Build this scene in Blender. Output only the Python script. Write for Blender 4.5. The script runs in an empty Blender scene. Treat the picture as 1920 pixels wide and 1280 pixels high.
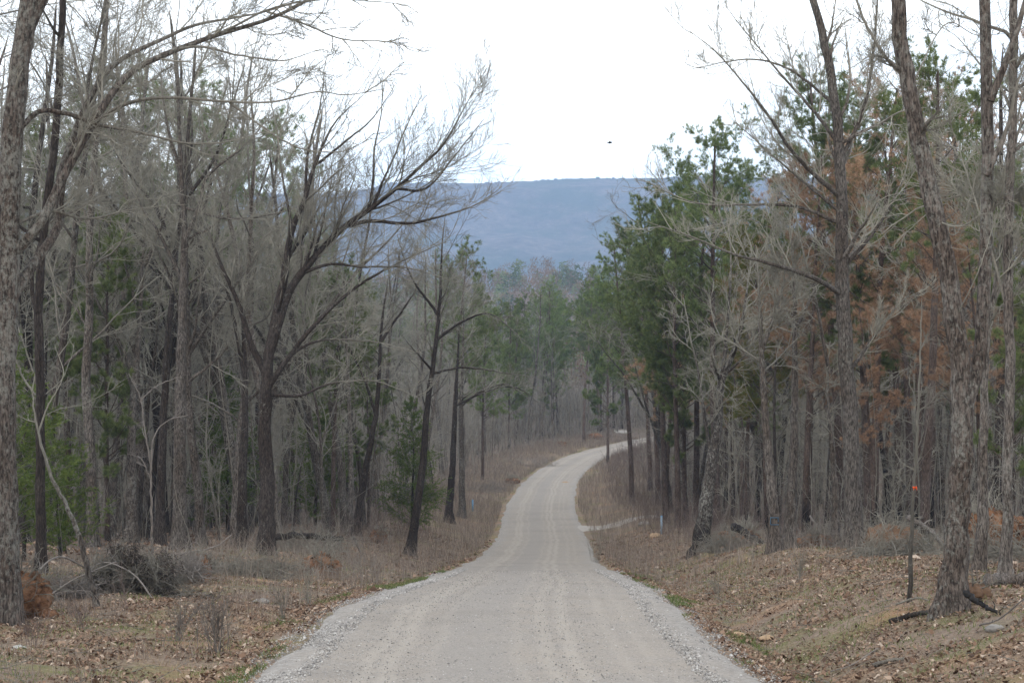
import bpy, math, random
import numpy as np
from mathutils import Vector
sc = bpy.context.scene
COL = sc.collection
R_ = math.radians
# ------------------------------------------------------------------ camera
F = 3400.0                       # focal length in pixels of the 1920 px wide photo
PITCH = math.atan(80 / F)
cam = bpy.data.cameras.new('camera'); camo = bpy.data.objects.new('camera', cam); COL.objects.link(camo)
cam.sensor_width = 36; cam.lens = 36 * F / 1920; cam.clip_end = 20000; cam.clip_start = .1
camo.location = (0, 0, 0); camo.rotation_euler = (math.pi / 2 - PITCH, 0, 0)
sc.camera = camo
sc.view_settings.view_transform = 'Standard'; sc.view_settings.look = 'None'
sc.view_settings.exposure = 0.32; sc.view_settings.gamma = 1
sc.view_settings.use_curve_mapping = False
# ------------------------------------------------------------------ world: bright overcast
SUN_EL, SUN_AZ = 52, 200
w = bpy.data.worlds.new('World'); sc.world = w; w.use_nodes = True
nt = w.node_tree; nt.nodes.clear()
def wn(t, **k):
    n = nt.nodes.new(t)
    for a, b in k.items(): setattr(n, a, b)
    return n
sky = wn('ShaderNodeTexSky', sky_type='NISHITA', sun_disc=False, sun_elevation=R_(SUN_EL), sun_rotation=R_(SUN_AZ))
b1 = wn('ShaderNodeBackground'); b1.inputs[1].default_value = .05
nt.links.new(sky.outputs[0], b1.inputs[0])
tc = wn('ShaderNodeTexCoord'); mp = wn('ShaderNodeMapping'); mp.inputs['Scale'].default_value = (1.2, 1.2, 5)
ns = wn('ShaderNodeTexNoise'); ns.inputs['Scale'].default_value = 2.2; ns.inputs['Detail'].default_value = 5
rp = wn('ShaderNodeValToRGB')
rp.color_ramp.elements[0].position = .36; rp.color_ramp.elements[0].color = (.62, .70, .80, 1)
rp.color_ramp.elements[1].position = .56; rp.color_ramp.elements[1].color = (1.0, .985, .95, 1)
b2 = wn('ShaderNodeBackground'); b2.inputs[1].default_value = 1.22
nt.links.new(tc.outputs['Generated'], mp.inputs[0]); nt.links.new(mp.outputs[0], ns.inputs['Vector'])
nt.links.new(ns.outputs[0], rp.inputs[0]); nt.links.new(rp.outputs[0], b2.inputs[0])
sx = wn('ShaderNodeSeparateXYZ'); mr = wn('ShaderNodeMapRange')
mr.inputs[1].default_value = .0; mr.inputs[2].default_value = .22; mr.inputs[3].default_value = 2.0; mr.inputs[4].default_value = 1.22
nt.links.new(tc.outputs['Generated'], sx.inputs[0]); nt.links.new(sx.outputs[2], mr.inputs[0]); nt.links.new(mr.outputs[0], b2.inputs[1])
ad = wn('ShaderNodeAddShader'); wo = wn('ShaderNodeOutputWorld')
nt.links.new(b1.outputs[0], ad.inputs[0]); nt.links.new(b2.outputs[0], ad.inputs[1]); nt.links.new(ad.outputs[0], wo.inputs[0])
sl = bpy.data.lights.new('sun', 'SUN'); sl.energy = 1.0; sl.angle = R_(18); sl.color = (1, .96, .9)
so = bpy.data.objects.new('sun', sl); COL.objects.link(so)
so.rotation_euler = (R_(90 - SUN_EL), 0, R_(180 - SUN_AZ))
try:
    sc.cycles.volume_bounces = 1; sc.cycles.max_bounces = 5; sc.cycles.diffuse_bounces = 3
    sc.cycles.transparent_max_bounces = 4
except Exception: pass

# ------------------------------------------------------------------ helpers
cp, sp_ = math.cos(PITCH), math.sin(PITCH)
def P(px, py, D):
    "a point D metres ahead that stands at photo pixel (px, py)"
    u, v = (px - 960) / F, (640 - py) / F
    y = cp + sp_ * v; z = -sp_ + cp * v
    return np.array([u * D / y, D, z * D / y])
def XP(px, D): return (px - 960) / F * D * 1.0
_lat = {}
def vn(x, y, seed=0):
    "2-D value noise, -1..1"
    if seed not in _lat: _lat[seed] = np.random.default_rng(seed + 99).uniform(-1, 1, (256, 256))
    L = _lat[seed]
    xi = np.floor(x).astype(int); yi = np.floor(y).astype(int)
    fx = x - xi; fy = y - yi; fx = fx * fx * (3 - 2 * fx); fy = fy * fy * (3 - 2 * fy)
    a = L[xi % 256, yi % 256]; b = L[(xi + 1) % 256, yi % 256]; c = L[xi % 256, (yi + 1) % 256]; d = L[(xi + 1) % 256, (yi + 1) % 256]
    return (a * (1 - fx) + b * fx) * (1 - fy) + (c * (1 - fx) + d * fx) * fy
def fbm(x, y, seed=0, o=4):
    s = 0; a = 1; t = 0
    for i in range(o): s = s + a * vn(x * 2 ** i, y * 2 ** i, seed + i); t += a; a *= .5
    return s / t
def sm(x, a, b):
    t = np.clip((x - a) / (b - a), 0, 1); return t * t * (3 - 2 * t)
# road table: depth, photo row, left edge, right edge
T = [(22, 1280, 460, 1430), (25, 1238, 510, 1382), (28, 1200, 560, 1335), (32, 1160, 603, 1292), (36, 1130, 645, 1264), (43, 1101, 735, 1225),
     (52, 1083, 803, 1180), (66, 1064, 852, 1138), (80, 1047, 893, 1117), (95, 1020, 922, 1108), (110, 995, 937, 1095), (136, 950, 947, 1077),
     (165, 905, 978, 1082), (185, 880, 1010, 1102), (205, 858, 1052, 1135), (222, 842, 1105, 1180), (240, 828, 1165, 1232), (260, 815, 1240, 1305)]
_Y = [-40, 0, 10]; _Z = [3.0, -1.7, -3.05]; _XL = [-3.3, -3.3, -3.3]; _XR = [3.3, 3.3, 3.2]
for D, y, a, b in T:
    _Y.append(D); _Z.append(P(960, y, D)[2]); _XL.append(P(a, y, D)[0]); _XR.append(P(b, y, D)[0])
for D, z, a, b in [(300, -19.6, 45, 50.5), (400, -23, 100, 106), (600, -30, 190, 197), (1000, -42, 300, 307), (1700, -46, 400, 407)]:
    _Y.append(D); _Z.append(z); _XL.append(a); _XR.append(b)
_g = np.arange(-40, 1700, 1.0)
def _smooth(v, n):
    v = np.interp(_g, _Y, v); k = np.exp(-np.linspace(-2, 2, 2 * n + 1) ** 2); k /= k.sum()
    return np.convolve(np.pad(v, n, 'edge'), k, 'valid')
_z, _xl, _xr = _smooth(_Z, 5), _smooth(_XL, 3), _smooth(_XR, 3)
_z = np.where(_g < 300, _z, _smooth(_Z, 40))
def RZ(Y): return np.interp(Y, _g, _z)
def XL(Y): return np.interp(Y, _g, _xl)
def XR(Y): return np.interp(Y, _g, _xr)
def G0(x, Y):
    x = np.asarray(x, float); Y = np.asarray(Y, float)
    dr = x - XR(Y); dl = XL(Y) - x
    z = RZ(Y)
    hR = np.interp(Y, [0, 20, 30, 45, 60, 100, 140, 200, 300], [.6, .8, .75, .8, .85, .7, .4, .3, .3])
    hL = np.interp(Y, [0, 30, 45, 60, 80, 130, 200, 300], [.15, .15, .35, .8, 1.0, .7, .4, .3])
    z = z + hR * sm(dr, 1.0, 4.2) - .22 * np.exp(-((dr - .9) / .55) ** 2) * sm(70 - Y, 0, 30)
    z = z + hL * sm(dl, .6, 6) - .10 * np.exp(-((dl - .9) / .6) ** 2)
    z = z + .02 * np.maximum(dr - 6, 0) * sm(120 - Y, 0, 60) * (dr < 40) + .8 * (dr >= 40) * sm(120 - Y, 0, 60) * .85
    off = np.maximum(np.maximum(dr, dl), 0)
    k = sm(off, .3, 4)
    z = z + k * (.20 * fbm(x / 3.1, Y / 3.1, 3) + .08 * fbm(x / .8, Y / .8, 8, 3))
    z = z + sm(off, 10, 60) * 1.2 * fbm(x / 30, Y / 30, 20, 3)
    z = z + 36 * np.exp(-((Y - 830) / 150) ** 2) * (1 + .25 * fbm(x / 160, Y / 200, 31, 3)) * np.exp(-((x - 30) / 420) ** 2)
    return z
def G(x, Y):
    x = np.asarray(x, float); Y = np.asarray(Y, float)
    ins = np.minimum(x - XL(Y), XR(Y) - x)
    return G0(x, Y) - .10 * sm(ins, -.12, .35)
def gz(x, Y): return float(G(np.array([x]), np.array([Y]))[0])

def mk_mesh(name, V, quads=None, tris=None, mats=(), mi=None, smooth=True, attrs=None):
    me = bpy.data.meshes.new(name)
    V = np.asarray(V, np.float32).reshape(-1, 3)
    q = np.zeros((0, 4), np.int32) if quads is None else np.asarray(quads, np.int32).reshape(-1, 4)
    t = np.zeros((0, 3), np.int32) if tris is None else np.asarray(tris, np.int32).reshape(-1, 3)
    me.vertices.add(len(V)); me.vertices.foreach_set('co', V.ravel())
    nl = q.size + t.size; nf = len(q) + len(t)
    me.loops.add(nl); me.loops.foreach_set('vertex_index', np.concatenate([q.ravel(), t.ravel()]).astype(np.int32))
    me.polygons.add(nf)
    ls = np.concatenate([np.arange(len(q)) * 4, q.size + np.arange(len(t)) * 3]).astype(np.int32)
    me.polygons.foreach_set('loop_start', ls)
    if smooth: me.polygons.foreach_set('use_smooth', np.ones(nf, bool))
    for m in mats: me.materials.append(m)
    if mi is not None: me.polygons.foreach_set('material_index', np.asarray(mi, np.int32))
    for k, (dom, arr) in (attrs or {}).items():
        a = me.attributes.new(k, 'FLOAT', dom); a.data.foreach_set('value', np.asarray(arr, np.float32).ravel())
    me.update(calc_edges=True)
    return me
def link(name, me, parent=None):
    o = bpy.data.objects.new(name, me); COL.objects.link(o)
    if parent: o.parent = parent
    return o
def tag(o, label=None, cat=None, group=None, kind=None):
    for k, v in (('label', label), ('category', cat), ('group', group), ('kind', kind)):
        if v: o[k] = v
    return o
def thing(name, loc, label, cat, group=None, rz=0):
    o = bpy.data.objects.new(name, None); COL.objects.link(o); o.empty_display_size = .3
    o.location = loc; o.rotation_euler = (0, 0, rz); return tag(o, label, cat, group)

class MB:
    "collects pieces, builds ONE mesh"
    def __init__(s): s.V = []; s.Q = []; s.T = []; s.A = []; s.n = 0
    def add(s, V, q=None, t=None, rad=None):
        V = np.asarray(V, float).reshape(-1, 3)
        if q is not None and len(q): s.Q.append(np.asarray(q).reshape(-1, 4) + s.n)
        if t is not None and len(t): s.T.append(np.asarray(t).reshape(-1, 3) + s.n)
        s.V.append(V); s.A.append(np.full(len(V), .1) if rad is None else np.asarray(rad).ravel()); s.n += len(V)
    def tubes(s, Pt, Rd, ns, bark=0, rng=None, cap=False, lobe=0):
        Pt = np.asarray(Pt, float); Rd = np.asarray(Rd, float)
        if Pt.ndim == 2: Pt = Pt[None]; Rd = Rd[None]
        n, k, _ = Pt.shape
        if n == 0: return
        Tn = np.gradient(Pt, axis=1); Tn /= np.linalg.norm(Tn, axis=2, keepdims=True) + 1e-9
        mean = Tn.mean(1); ref = np.where(np.abs(mean[:, 2:3]) > .7, np.array([[1., 0, 0]]), np.array([[0, 0, 1.]]))[:, None, :]
        A = np.cross(Tn, ref); A /= np.linalg.norm(A, axis=2, keepdims=True) + 1e-9
        B = np.cross(Tn, A)
        th = np.arange(ns) / ns * 2 * math.pi
        rr = np.repeat(Rd[:, :, None], ns, 2)
        if bark:
            rr = rr * (1 + bark * rng.uniform(-1, 1, (n, k, ns)))
        if lobe:
            ph_ = rng.uniform(0, 6.28, 3); zz_ = np.exp(-np.maximum(Pt[..., 2], 0) / .33)[:, :, None]
            rr = rr * (1 + lobe * zz_ * (np.cos(4 * th + ph_[0]) * .6 + np.cos(3 * th + ph_[1]) * .6)[None, None])
        V = Pt[:, :, None, :] + rr[..., None] * (np.cos(th)[None, None, :, None] * A[:, :, None, :] + np.sin(th)[None, None, :, None] * B[:, :, None, :])
        idx = np.arange(n * k * ns).reshape(n, k, ns)
        a = idx[:, :-1, :]; b = np.roll(idx, -1, 2)[:, :-1, :]; c = np.roll(idx, -1, 2)[:, 1:, :]; d = idx[:, 1:, :]
        q = np.stack([a, d, c, b], -1).reshape(-1, 4)
        t = None
        if cap:
            t = []
            for i in range(n):
                for j in (0, k - 1):
                    r = idx[i, j]
                    for m in range(1, ns - 1): t.append((r[0], r[m], r[m + 1]) if j == 0 else (r[0], r[m + 1], r[m]))
        s.add(V, q, t, np.repeat(Rd[:, :, None], ns, 2))
    def mesh(s, name, mats, smooth=True):
        return mk_mesh(name, np.concatenate(s.V), np.concatenate(s.Q) if s.Q else None, np.concatenate(s.T) if s.T else None, mats,
                       smooth=smooth, attrs={'rad': ('POINT', np.concatenate(s.A))})
    def build(s, name, mats, parent=None, smooth=True): return link(name, s.mesh(name, mats, smooth), parent)

# ------------------------------------------------------------------ materials
def mat(name):
    m = bpy.data.materials.new(name); m.use_nodes = True
    n = m.node_tree; n.nodes.clear()
    o = n.nodes.new('ShaderNodeOutputMaterial'); b = n.nodes.new('ShaderNodeBsdfPrincipled')
    b.inputs['Roughness'].default_value = .9; b.inputs['Specular IOR Level'].default_value = .15
    n.links.new(b.outputs[0], o.inputs[0])
    return m, n, b
class N:
    def __init__(s, n): s.n = n
    def node(s, t, ins=None, **k):
        o = s.n.nodes.new(t)
        for a, b in k.items(): setattr(o, a, b)
        for a, b in (ins or {}).items():
            if hasattr(b, 'is_linked') or isinstance(b, bpy.types.NodeSocket): s.n.links.new(b, o.inputs[a])
            else: o.inputs[a].default_value = b
        return o
    def noise(s, vec, scale, detail=4, rough=.55): return s.node('ShaderNodeTexNoise', {'Vector': vec, 'Scale': scale, 'Detail': detail, 'Roughness': rough}).outputs[0]
    def voro(s, vec, scale, out='Color', feature='F1'): return s.node('ShaderNodeTexVoronoi', {'Vector': vec, 'Scale': scale}, feature=feature).outputs[out]
    def ramp(s, fac, stops, interp='LINEAR'):
        r = s.node('ShaderNodeValToRGB', {'Fac': fac}); cr = r.color_ramp; cr.interpolation = interp
        while len(cr.elements) < len(stops): cr.elements.new(.5)
        for e, (p, c) in zip(cr.elements, stops): e.position = p; e.color = tuple(c) + (1,) if len(c) == 3 else c
        return r.outputs[0]
    def mix(s, f, a, b, mode='MIX'):
        r = s.node('ShaderNodeMix', data_type='RGBA', blend_type=mode)
        for i, v in ((0, f), (6, a), (7, b)):
            if isinstance(v, bpy.types.NodeSocket): s.n.links.new(v, r.inputs[i])
            else: r.inputs[i].default_value = (tuple(v) + (1,)) if isinstance(v, tuple) else v
        return r.outputs[2]
    def rng(s, v, a, b, c=0., d=1.):
        return s.node('ShaderNodeMapRange', {'Value': v, 'From Min': a, 'From Max': b, 'To Min': c, 'To Max': d}).outputs[0]
    def math(s, op, a, b=0.):
        r = s.node('ShaderNodeMath', operation=op)
        for i, v in ((0, a), (1, b)):
            if isinstance(v, bpy.types.NodeSocket): s.n.links.new(v, r.inputs[i])
            else: r.inputs[i].default_value = v
        return r.outputs[0]
    def obj(s, scale=(1, 1, 1)):
        t = s.node('ShaderNodeTexCoord').outputs['Object']
        oi = s.node('ShaderNodeObjectInfo').outputs['Random']
        sh = s.math('MULTIPLY', oi, 37.)
        c = s.node('ShaderNodeCombineXYZ', {'X': sh, 'Y': sh}).outputs[0]
        v = s.node('ShaderNodeVectorMath', {0: t, 1: c}, operation='ADD').outputs[0]
        return s.node('ShaderNodeMapping', {'Vector': v, 'Scale': scale}).outputs[0]
    def attr(s, name): return s.node('ShaderNodeAttribute', attribute_name=name).outputs['Fac']
    def bump(s, b, h, st=.5, dist=.02): s.n.links.new(s.node('ShaderNodeBump', {'Height': h, 'Strength': st, 'Distance': dist}).outputs[0], b.inputs['Normal'])

def bark_mat(name, dark, lite, lichen=.5, twig=(.39, .38, .32), char=0, lich_col=(.33, .335, .30), furrow=26.):
    m, n, b = mat(name); q = N(n)
    v = q.obj((1, 1, .22)); vi = q.obj((1, 1, .7))
    fu = q.rng(q.voro(q.node('ShaderNodeVectorMath', {0: v, 1: q.node('ShaderNodeVectorMath', {0: q.node('ShaderNodeTexNoise', {'Vector': v, 'Scale': 9.}).outputs['Color'], 1: (.09, .09, .09)}, operation='MULTIPLY').outputs[0]}, operation='ADD').outputs[0], furrow, 'Distance', 'DISTANCE_TO_EDGE'), 0, .22)
    f = q.math('ADD', q.math('MULTIPLY', q.noise(v, 26, 6, .8), .86), q.math('MULTIPLY', fu, .10))
    c = q.ramp(f, [(.40, dark), (.60, lite)])
    big = q.noise(vi, 1.3, 3)
    c = q.mix(q.rng(big, .4, .6, 0, .75), c, q.mix(1., c, (.62, .55, .5), 'MULTIPLY'))
    l = q.noise(vi, 15, 6, .78)
    lf = q.rng(q.math('ADD', l, q.math('MULTIPLY', q.noise(vi, .9, 3), .45)), .86 - lichen * .13, .98 - lichen * .10, 0, .62)
    c = q.mix(lf, c, lich_col)
    rad = q.attr('rad')
    tw = q.mix(q.noise(q.obj((1, 1, 1)), 3.0, 3), tuple(.45 * a for a in twig), tuple(1.25 * a for a in twig))
    c = q.mix(q.rng(rad, .04, .009, 0, .9), c, tw)
    if char:
        z = q.node('ShaderNodeSeparateXYZ', {0: q.node('ShaderNodeTexCoord').outputs['Object']}).outputs[2]
        zz = q.math('ADD', z, q.math('MULTIPLY', q.noise(vi, 2.5, 3), 1.6))
        c = q.mix(q.rng(zz, char, char + 1.2, .93, 0), c, (.012, .011, .011))
    oi = q.node('ShaderNodeObjectInfo').outputs['Random']
    c = q.mix(1., c, q.ramp(oi, [(0, (.75, .73, .72)), (1, (1.15, 1.12, 1.1))]), 'MULTIPLY')
    n.links.new(c, b.inputs['Base Color'])
    q.bump(b, f, 1., .05)
    return m
M_BARK = bark_mat('bark', (.05, .044, .039), (.25, .225, .20), .6)
M_BARK_DK = bark_mat('dark_bark', (.022, .019, .017), (.095, .08, .072), .2, twig=(.33, .32, .27))
M_BARK_PALE = bark_mat('lichen_bark', (.04, .036, .033), (.205, .187, .168), .9)
M_BARK_BIG = bark_mat('rough_grey_bark', (.038, .032, .028), (.215, .182, .158), 1.1, twig=(.36, .35, .295), furrow=20.)
M_FOOT = bark_mat('lichen_bark_charred_foot', (.022, .019, .018), (.12, .108, .098), .95, char=1.0)
M_DEAD = bark_mat('bare_dead_wood', (.08, .07, .062), (.30, .27, .245), .5, twig=(.30, .275, .25))
M_PINE = bark_mat('pine_bark', (.055, .043, .038), (.21, .17, .15), .0, char=.6, twig=(.16, .13, .11))
M_PINE_BURNT = bark_mat('charred_pine_bark', (.045, .035, .03), (.18, .14, .12), .0, char=2.2, twig=(.14, .11, .09))
M_BRUSHW = bark_mat('purplish_brush', (.09, .07, .065), (.24, .19, .17), 0, twig=(.25, .20, .18))
M_DEBRIS = bark_mat('dead_brushwood', (.07, .062, .055), (.27, .245, .215), .3, twig=(.33, .315, .265))

def leaf_mat(name, stops, trans=.25, rnd='rnd'):
    m, n, b = mat(name); q = N(n)
    c = q.ramp(q.attr(rnd), stops)
    oi = q.node('ShaderNodeObjectInfo').outputs['Random']
    c = q.mix(1., c, q.ramp(oi, [(0, (.8, .8, .8)), (.5, (1.05, 1, .95)), (1, (1.2, 1.22, 1.15))]), 'MULTIPLY')
    n.links.new(c, b.inputs['Base Color'])
    tr = q.node('ShaderNodeBsdfTranslucent', {'Color': c}); mx = q.node('ShaderNodeMixShader', {0: trans, 1: b.outputs[0], 2: tr.outputs[0]})
    o = [x for x in n.nodes if x.type == 'OUTPUT_MATERIAL'][0]; n.links.new(mx.outputs[0], o.inputs[0])
    return m
M_NEEDLE = leaf_mat('pine_needles', [(0, (.07, .10, .045)), (.5, (.155, .205, .085)), (.9, (.26, .31, .13)), (1, (.32, .27, .16))], .45)
M_NEEDLE_Y = leaf_mat('yellowing_pine_needles', [(0, (.06, .085, .025)), (.5, (.13, .15, .04)), (1, (.24, .17, .07))])
M_NEEDLE_B = leaf_mat('scorched_brown_needles', [(0, (.19, .12, .08)), (.5, (.35, .225, .145)), (1, (.50, .36, .25))], .4)
M_CEDAR = leaf_mat('cedar_foliage', [(0, (.055, .09, .027)), (.5, (.125, .18, .05)), (1, (.22, .26, .08))], .45)
M_BUD = leaf_mat('reddish_buds', [(0, (.22, .10, .07)), (1, (.36, .2, .14))])
M_LITTER = leaf_mat('fallen_oak_leaves', [(0, (.06, .038, .028)), (.25, (.135, .085, .06)), (.6, (.22, .145, .10)), (.88, (.34, .25, .185)), (1, (.48, .41, .34))], .1)
M_WEED = leaf_mat('dry_weed_stems', [(0, (.14, .112, .095)), (.5, (.245, .205, .175)), (1, (.39, .335, .28))], .2)
M_STRAW = leaf_mat('dry_grass', [(0, (.20, .15, .09)), (1, (.42, .35, .23))], .2)
M_GRASS = leaf_mat('green_grass', [(0, (.075, .11, .035)), (.6, (.135, .18, .06)), (1, (.23, .25, .11))], .3)

def stone_mat():
    m, n, b = mat('limestone_gravel'); q = N(n)
    n.links.new(q.ramp(q.attr('rnd'), [(0, (.12, .112, .104)), (.3, (.22, .208, .195)), (.7, (.36, .34, .315)), (1, (.52, .495, .46))]), b.inputs['Base Color'])
    return m
M_STONE = stone_mat()
def road_mat(name, tracks=True):
    m, n, b = mat(name); q = N(n)
    v = q.node('ShaderNodeTexCoord').outputs['Object']
    c = q.ramp(q.voro(v, 40), [(0, (.13, .12, .108)), (.3, (.24, .224, .205)), (.65, (.32, .30, .275)), (1, (.44, .413, .38))])
    fine = q.ramp(q.noise(v, 60, 3, .8), [(.3, (.19, .18, .166)), (.7, (.385, .364, .338))])
    c = q.mix(.45, c, fine)
    big = q.noise(v, .9, 5, .6)
    c = q.mix(q.rng(big, .4, .65, 0, .30), c, (.35, .31, .262))
    damp = q.noise(q.node('ShaderNodeMapping', {'Vector': v, 'Location': (5, 50, 0)}).outputs[0], .28, 5, .65)
    c = q.mix(q.rng(damp, .5, .68, 0, .38), c, (.20, .186, .168))
    dk = q.voro(v, 3.1, 'Distance')
    c = q.mix(q.rng(dk, .03, .06, .5, 0), c, (.13, .122, .112))
    c = q.mix(1., c, (1.045, 1.0, .95), 'MULTIPLY')
    if tracks:
        u = q.math('ADD', q.attr('lat'), q.math('MULTIPLY', q.math('SUBTRACT', q.noise(q.node('ShaderNodeMapping', {'Vector': v, 'Scale': (.05, .12, .1)}).outputs[0], 1, 2), .5), .10))
        tr = None
        for ctr, wd, st in ((-.56, .05, .8), (-.47, .06, .9), (-.30, .035, .5), (.05, .03, .4), (.18, .05, .85), (.29, .05, 1.), (.50, .035, .5), (.62, .03, .4)):
            g = q.rng(q.math('ABSOLUTE', q.math('SUBTRACT', u, ctr)), wd, wd * .3, 0, st)
            tr = g if tr is None else q.math('MAXIMUM', tr, g)
        tr = q.math('MULTIPLY', tr, q.rng(q.noise(q.node('ShaderNodeMapping', {'Vector': v, 'Scale': (2, .12, 1)}).outputs[0], 1, 3), .25, .55, .45, 1))
        c = q.mix(q.math('MULTIPLY', tr, .48), c, q.mix(.35, (.48, .42, .345), fine))
        c = q.mix(q.math('MULTIPLY', q.rng(q.math('ABSOLUTE', q.math('ADD', u, .14)), .22, .1, 0, .35), q.rng(big, .35, .6)), c, (.24, .23, .22))
        # darker loose windrow of coarser stone near the edges
        e = q.rng(q.math('ABSOLUTE', u), .72, .95, 0, .5)
        c = q.mix(e, c, q.ramp(q.voro(v, 16), [(0, (.12, .115, .11)), (.5, (.30, .288, .272)), (1, (.50, .485, .46))]))
    else: c = q.mix(.22, c, (.60, .58, .54))
    n.links.new(c, b.inputs['Base Color'])
    q.bump(b, q.math('ADD', q.voro(v, 30, 'Distance'), q.math('MULTIPLY', q.noise(v, 5, 4), 1.2)), .8, .03)
    return m
M_ROAD = road_mat('gravel_road'); M_DRIVE = road_mat('pale_gravel', False)
def ground_mat():
    m, n, b = mat('leaf_litter_ground'); q = N(n)
    v = q.node('ShaderNodeTexCoord').outputs['Object']
    a = q.ramp(q.noise(v, 9, 6, .75), [(.3, (.07, .048, .034)), (.45, (.18, .125, .085)), (.58, (.28, .20, .135)), (.75, (.42, .34, .25))])
    c2 = q.ramp(q.voro(v, 17), [(0, (.12, .085, .062)), (.5, (.27, .20, .145)), (1, (.43, .35, .265))])
    c = q.mix(.5, a, c2)
    cl = q.noise(v, .38, 4, .6)
    c = q.mix(q.rng(cl, .55, .68, 0, .55), c, (.40, .225, .115))
    gr = q.noise(q.node('ShaderNodeMapping', {'Vector': v, 'Location': (31, 7, 0)}).outputs[0], .55, 5, .7)
    c = q.mix(q.rng(gr, .50, .66, 0, .7), c, q.ramp(q.noise(v, 14, 4, .7), [(.3, (.10, .12, .03)), (.7, (.24, .24, .08))]))
    tuft = q.noise(q.node('ShaderNodeMapping', {'Vector': v, 'Location': (3, 17, 0)}).outputs[0], .25, 3, .6)
    c = q.mix(q.rng(tuft, .5, .7, 0, .6), c, q.ramp(q.noise(v, 7, 5, .75), [(.3, (.15, .115, .10)), (.7, (.31, .25, .21))]))
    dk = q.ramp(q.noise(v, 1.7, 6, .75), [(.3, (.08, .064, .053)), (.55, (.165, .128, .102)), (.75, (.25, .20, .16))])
    c = q.mix(q.attr('woods'), c, dk)  # darker grey-brown litter under the trees, with canopy shade put into its colour
    n.links.new(c, b.inputs['Base Color'])
    q.bump(b, q.math('ADD', q.noise(v, 14, 5, .8), q.voro(v, 17, 'Distance')), 1., .05)
    return m
M_GROUND = ground_mat()
def soil_mat():
    m, n, b = mat('orange_clay'); q = N(n)
    v = q.obj()
    f = q.noise(v, 5, 6, .7)
    c = q.ramp(f, [(.34, (.03, .018, .012)), (.45, (.15, .075, .04)), (.56, (.30, .155, .085)), (.7, (.33, .24, .165))])
    n.links.new(c, b.inputs['Base Color']); q.bump(b, q.noise(v, 12, 6, .8), 1., .08)
    return m
M_SOIL = soil_mat()
M_EARTH = None
def plain(name, col, rough=.7):
    m, n, b = mat(name); q = N(n)
    f = q.noise(q.obj(), 12, 4, .7)
    n.links.new(q.mix(q.rng(f, .3, .7), tuple(.75 * x for x in col), tuple(min(1, 1.15 * x) for x in col)), b.inputs['Base Color'])
    b.inputs['Roughness'].default_value = rough
    return m
M_HILL, n_, b_ = mat('bare_winter_woodland'); q = N(n_)
v_ = q.node('ShaderNodeTexCoord').outputs['Object']
c_ = q.ramp(q.noise(v_, .035, 8, .75), [(.35, (.05, .043, .04)), (.5, (.115, .096, .086)), (.65, (.20, .16, .135))])
c_ = q.mix(q.rng(q.noise(q.node('ShaderNodeMapping', {'Vector': v_, 'Scale': (1, 1, 3)}).outputs[0], .004, 5, .65), .52, .62, 0, .75), c_, (.03, .055, .03))
c_ = q.mix(q.rng(q.noise(q.node('ShaderNodeMapping', {'Vector': v_, 'Location': (900, 0, 0)}).outputs[0], .0035, 4, .6), .55, .68, 0, .5), c_, (.26, .2, .15))
n_.links.new(c_, b_.inputs['Base Color']); q.bump(b_, q.noise(v_, .05, 8, .8), 1., 12.)
M_FARTWIG = leaf_mat('far_bare_crowns', [(0, (.09, .062, .042)), (.5, (.16, .112, .074)), (1, (.24, .16, .10))])

# ------------------------------------------------------------------ ground, road, hills
def grid_faces(r, c):
    i = np.arange(r * c).reshape(r, c)
    return np.stack([i[:-1, :-1], i[:-1, 1:], i[1:, 1:], i[1:, :-1]], -1).reshape(-1, 4)
ys = np.concatenate([np.arange(-30, 15, 1.0), np.arange(15, 75, .22), 75 * (1650 / 75) ** (np.linspace(0, 1, 330))])
t = np.linspace(-1, 1, 300)
YY, TT = np.meshgrid(ys, t, indexing='ij')
cx = np.clip((XL(YY) + XR(YY)) / 2, -5, 60) * np.clip(1 - (YY - 300) / 500, 0, 1)
XX = cx + (28 + .5 * np.maximum(YY, 0)) * TT * (.35 + .65 * TT ** 2)
gme = mk_mesh('ground', np.stack([XX, YY, G(XX, YY)], -1), grid_faces(*XX.shape), mats=[M_GROUND], attrs={'woods': ('POINT', np.clip(sm(np.maximum(XL(YY) - XX, XX - XR(YY)) + 2 * fbm(XX / 3, YY / 3, 33, 3), 4, 11) * sm(YY, 42, 62) * np.where(XX < XL(YY), 1, .75) + sm(YY, 236, 262), 0, .95))})  # 'woods' masks the painted canopy shade: off the road and past the bend
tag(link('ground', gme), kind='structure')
# road strip
ys = np.concatenate([np.arange(-30, 15, 1.), np.arange(15, 110, .3), np.arange(110, 420, 1.)])
u = np.linspace(-1, 1, 49)
YY, U = np.meshgrid(ys, u, indexing='ij')
xl, xr = XL(YY), XR(YY)
ew = .28 * fbm(YY / 2.3, U * 0 + 4.5, 40, 4)
ew2 = .28 * fbm(YY / 2.3, U * 0 + 9.5, 50, 4)
xl = xl - .1 + ew; xr = xr + .1 + ew2
XX = (xl + xr) / 2 + (xr - xl) / 2 * U
crown = .06 * (1 - U ** 2) - .02 * np.exp(-((U - .27) / .1) ** 2) - .02 * np.exp(-((U + .5) / .14) ** 2) + .03 * np.exp(-((np.abs(U) - .82) / .08) ** 2)
ZZ = RZ(YY) + crown - .11 * sm(np.abs(U), .93, 1) + .012 * fbm(XX / .5, YY / .5, 60, 3)
rme = mk_mesh('gravel_road', np.stack([XX, YY, ZZ], -1), grid_faces(*XX.shape), mats=[M_ROAD], attrs={'lat': ('POINT', U)})
tag(link('gravel_road', rme), kind='structure')
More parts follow.
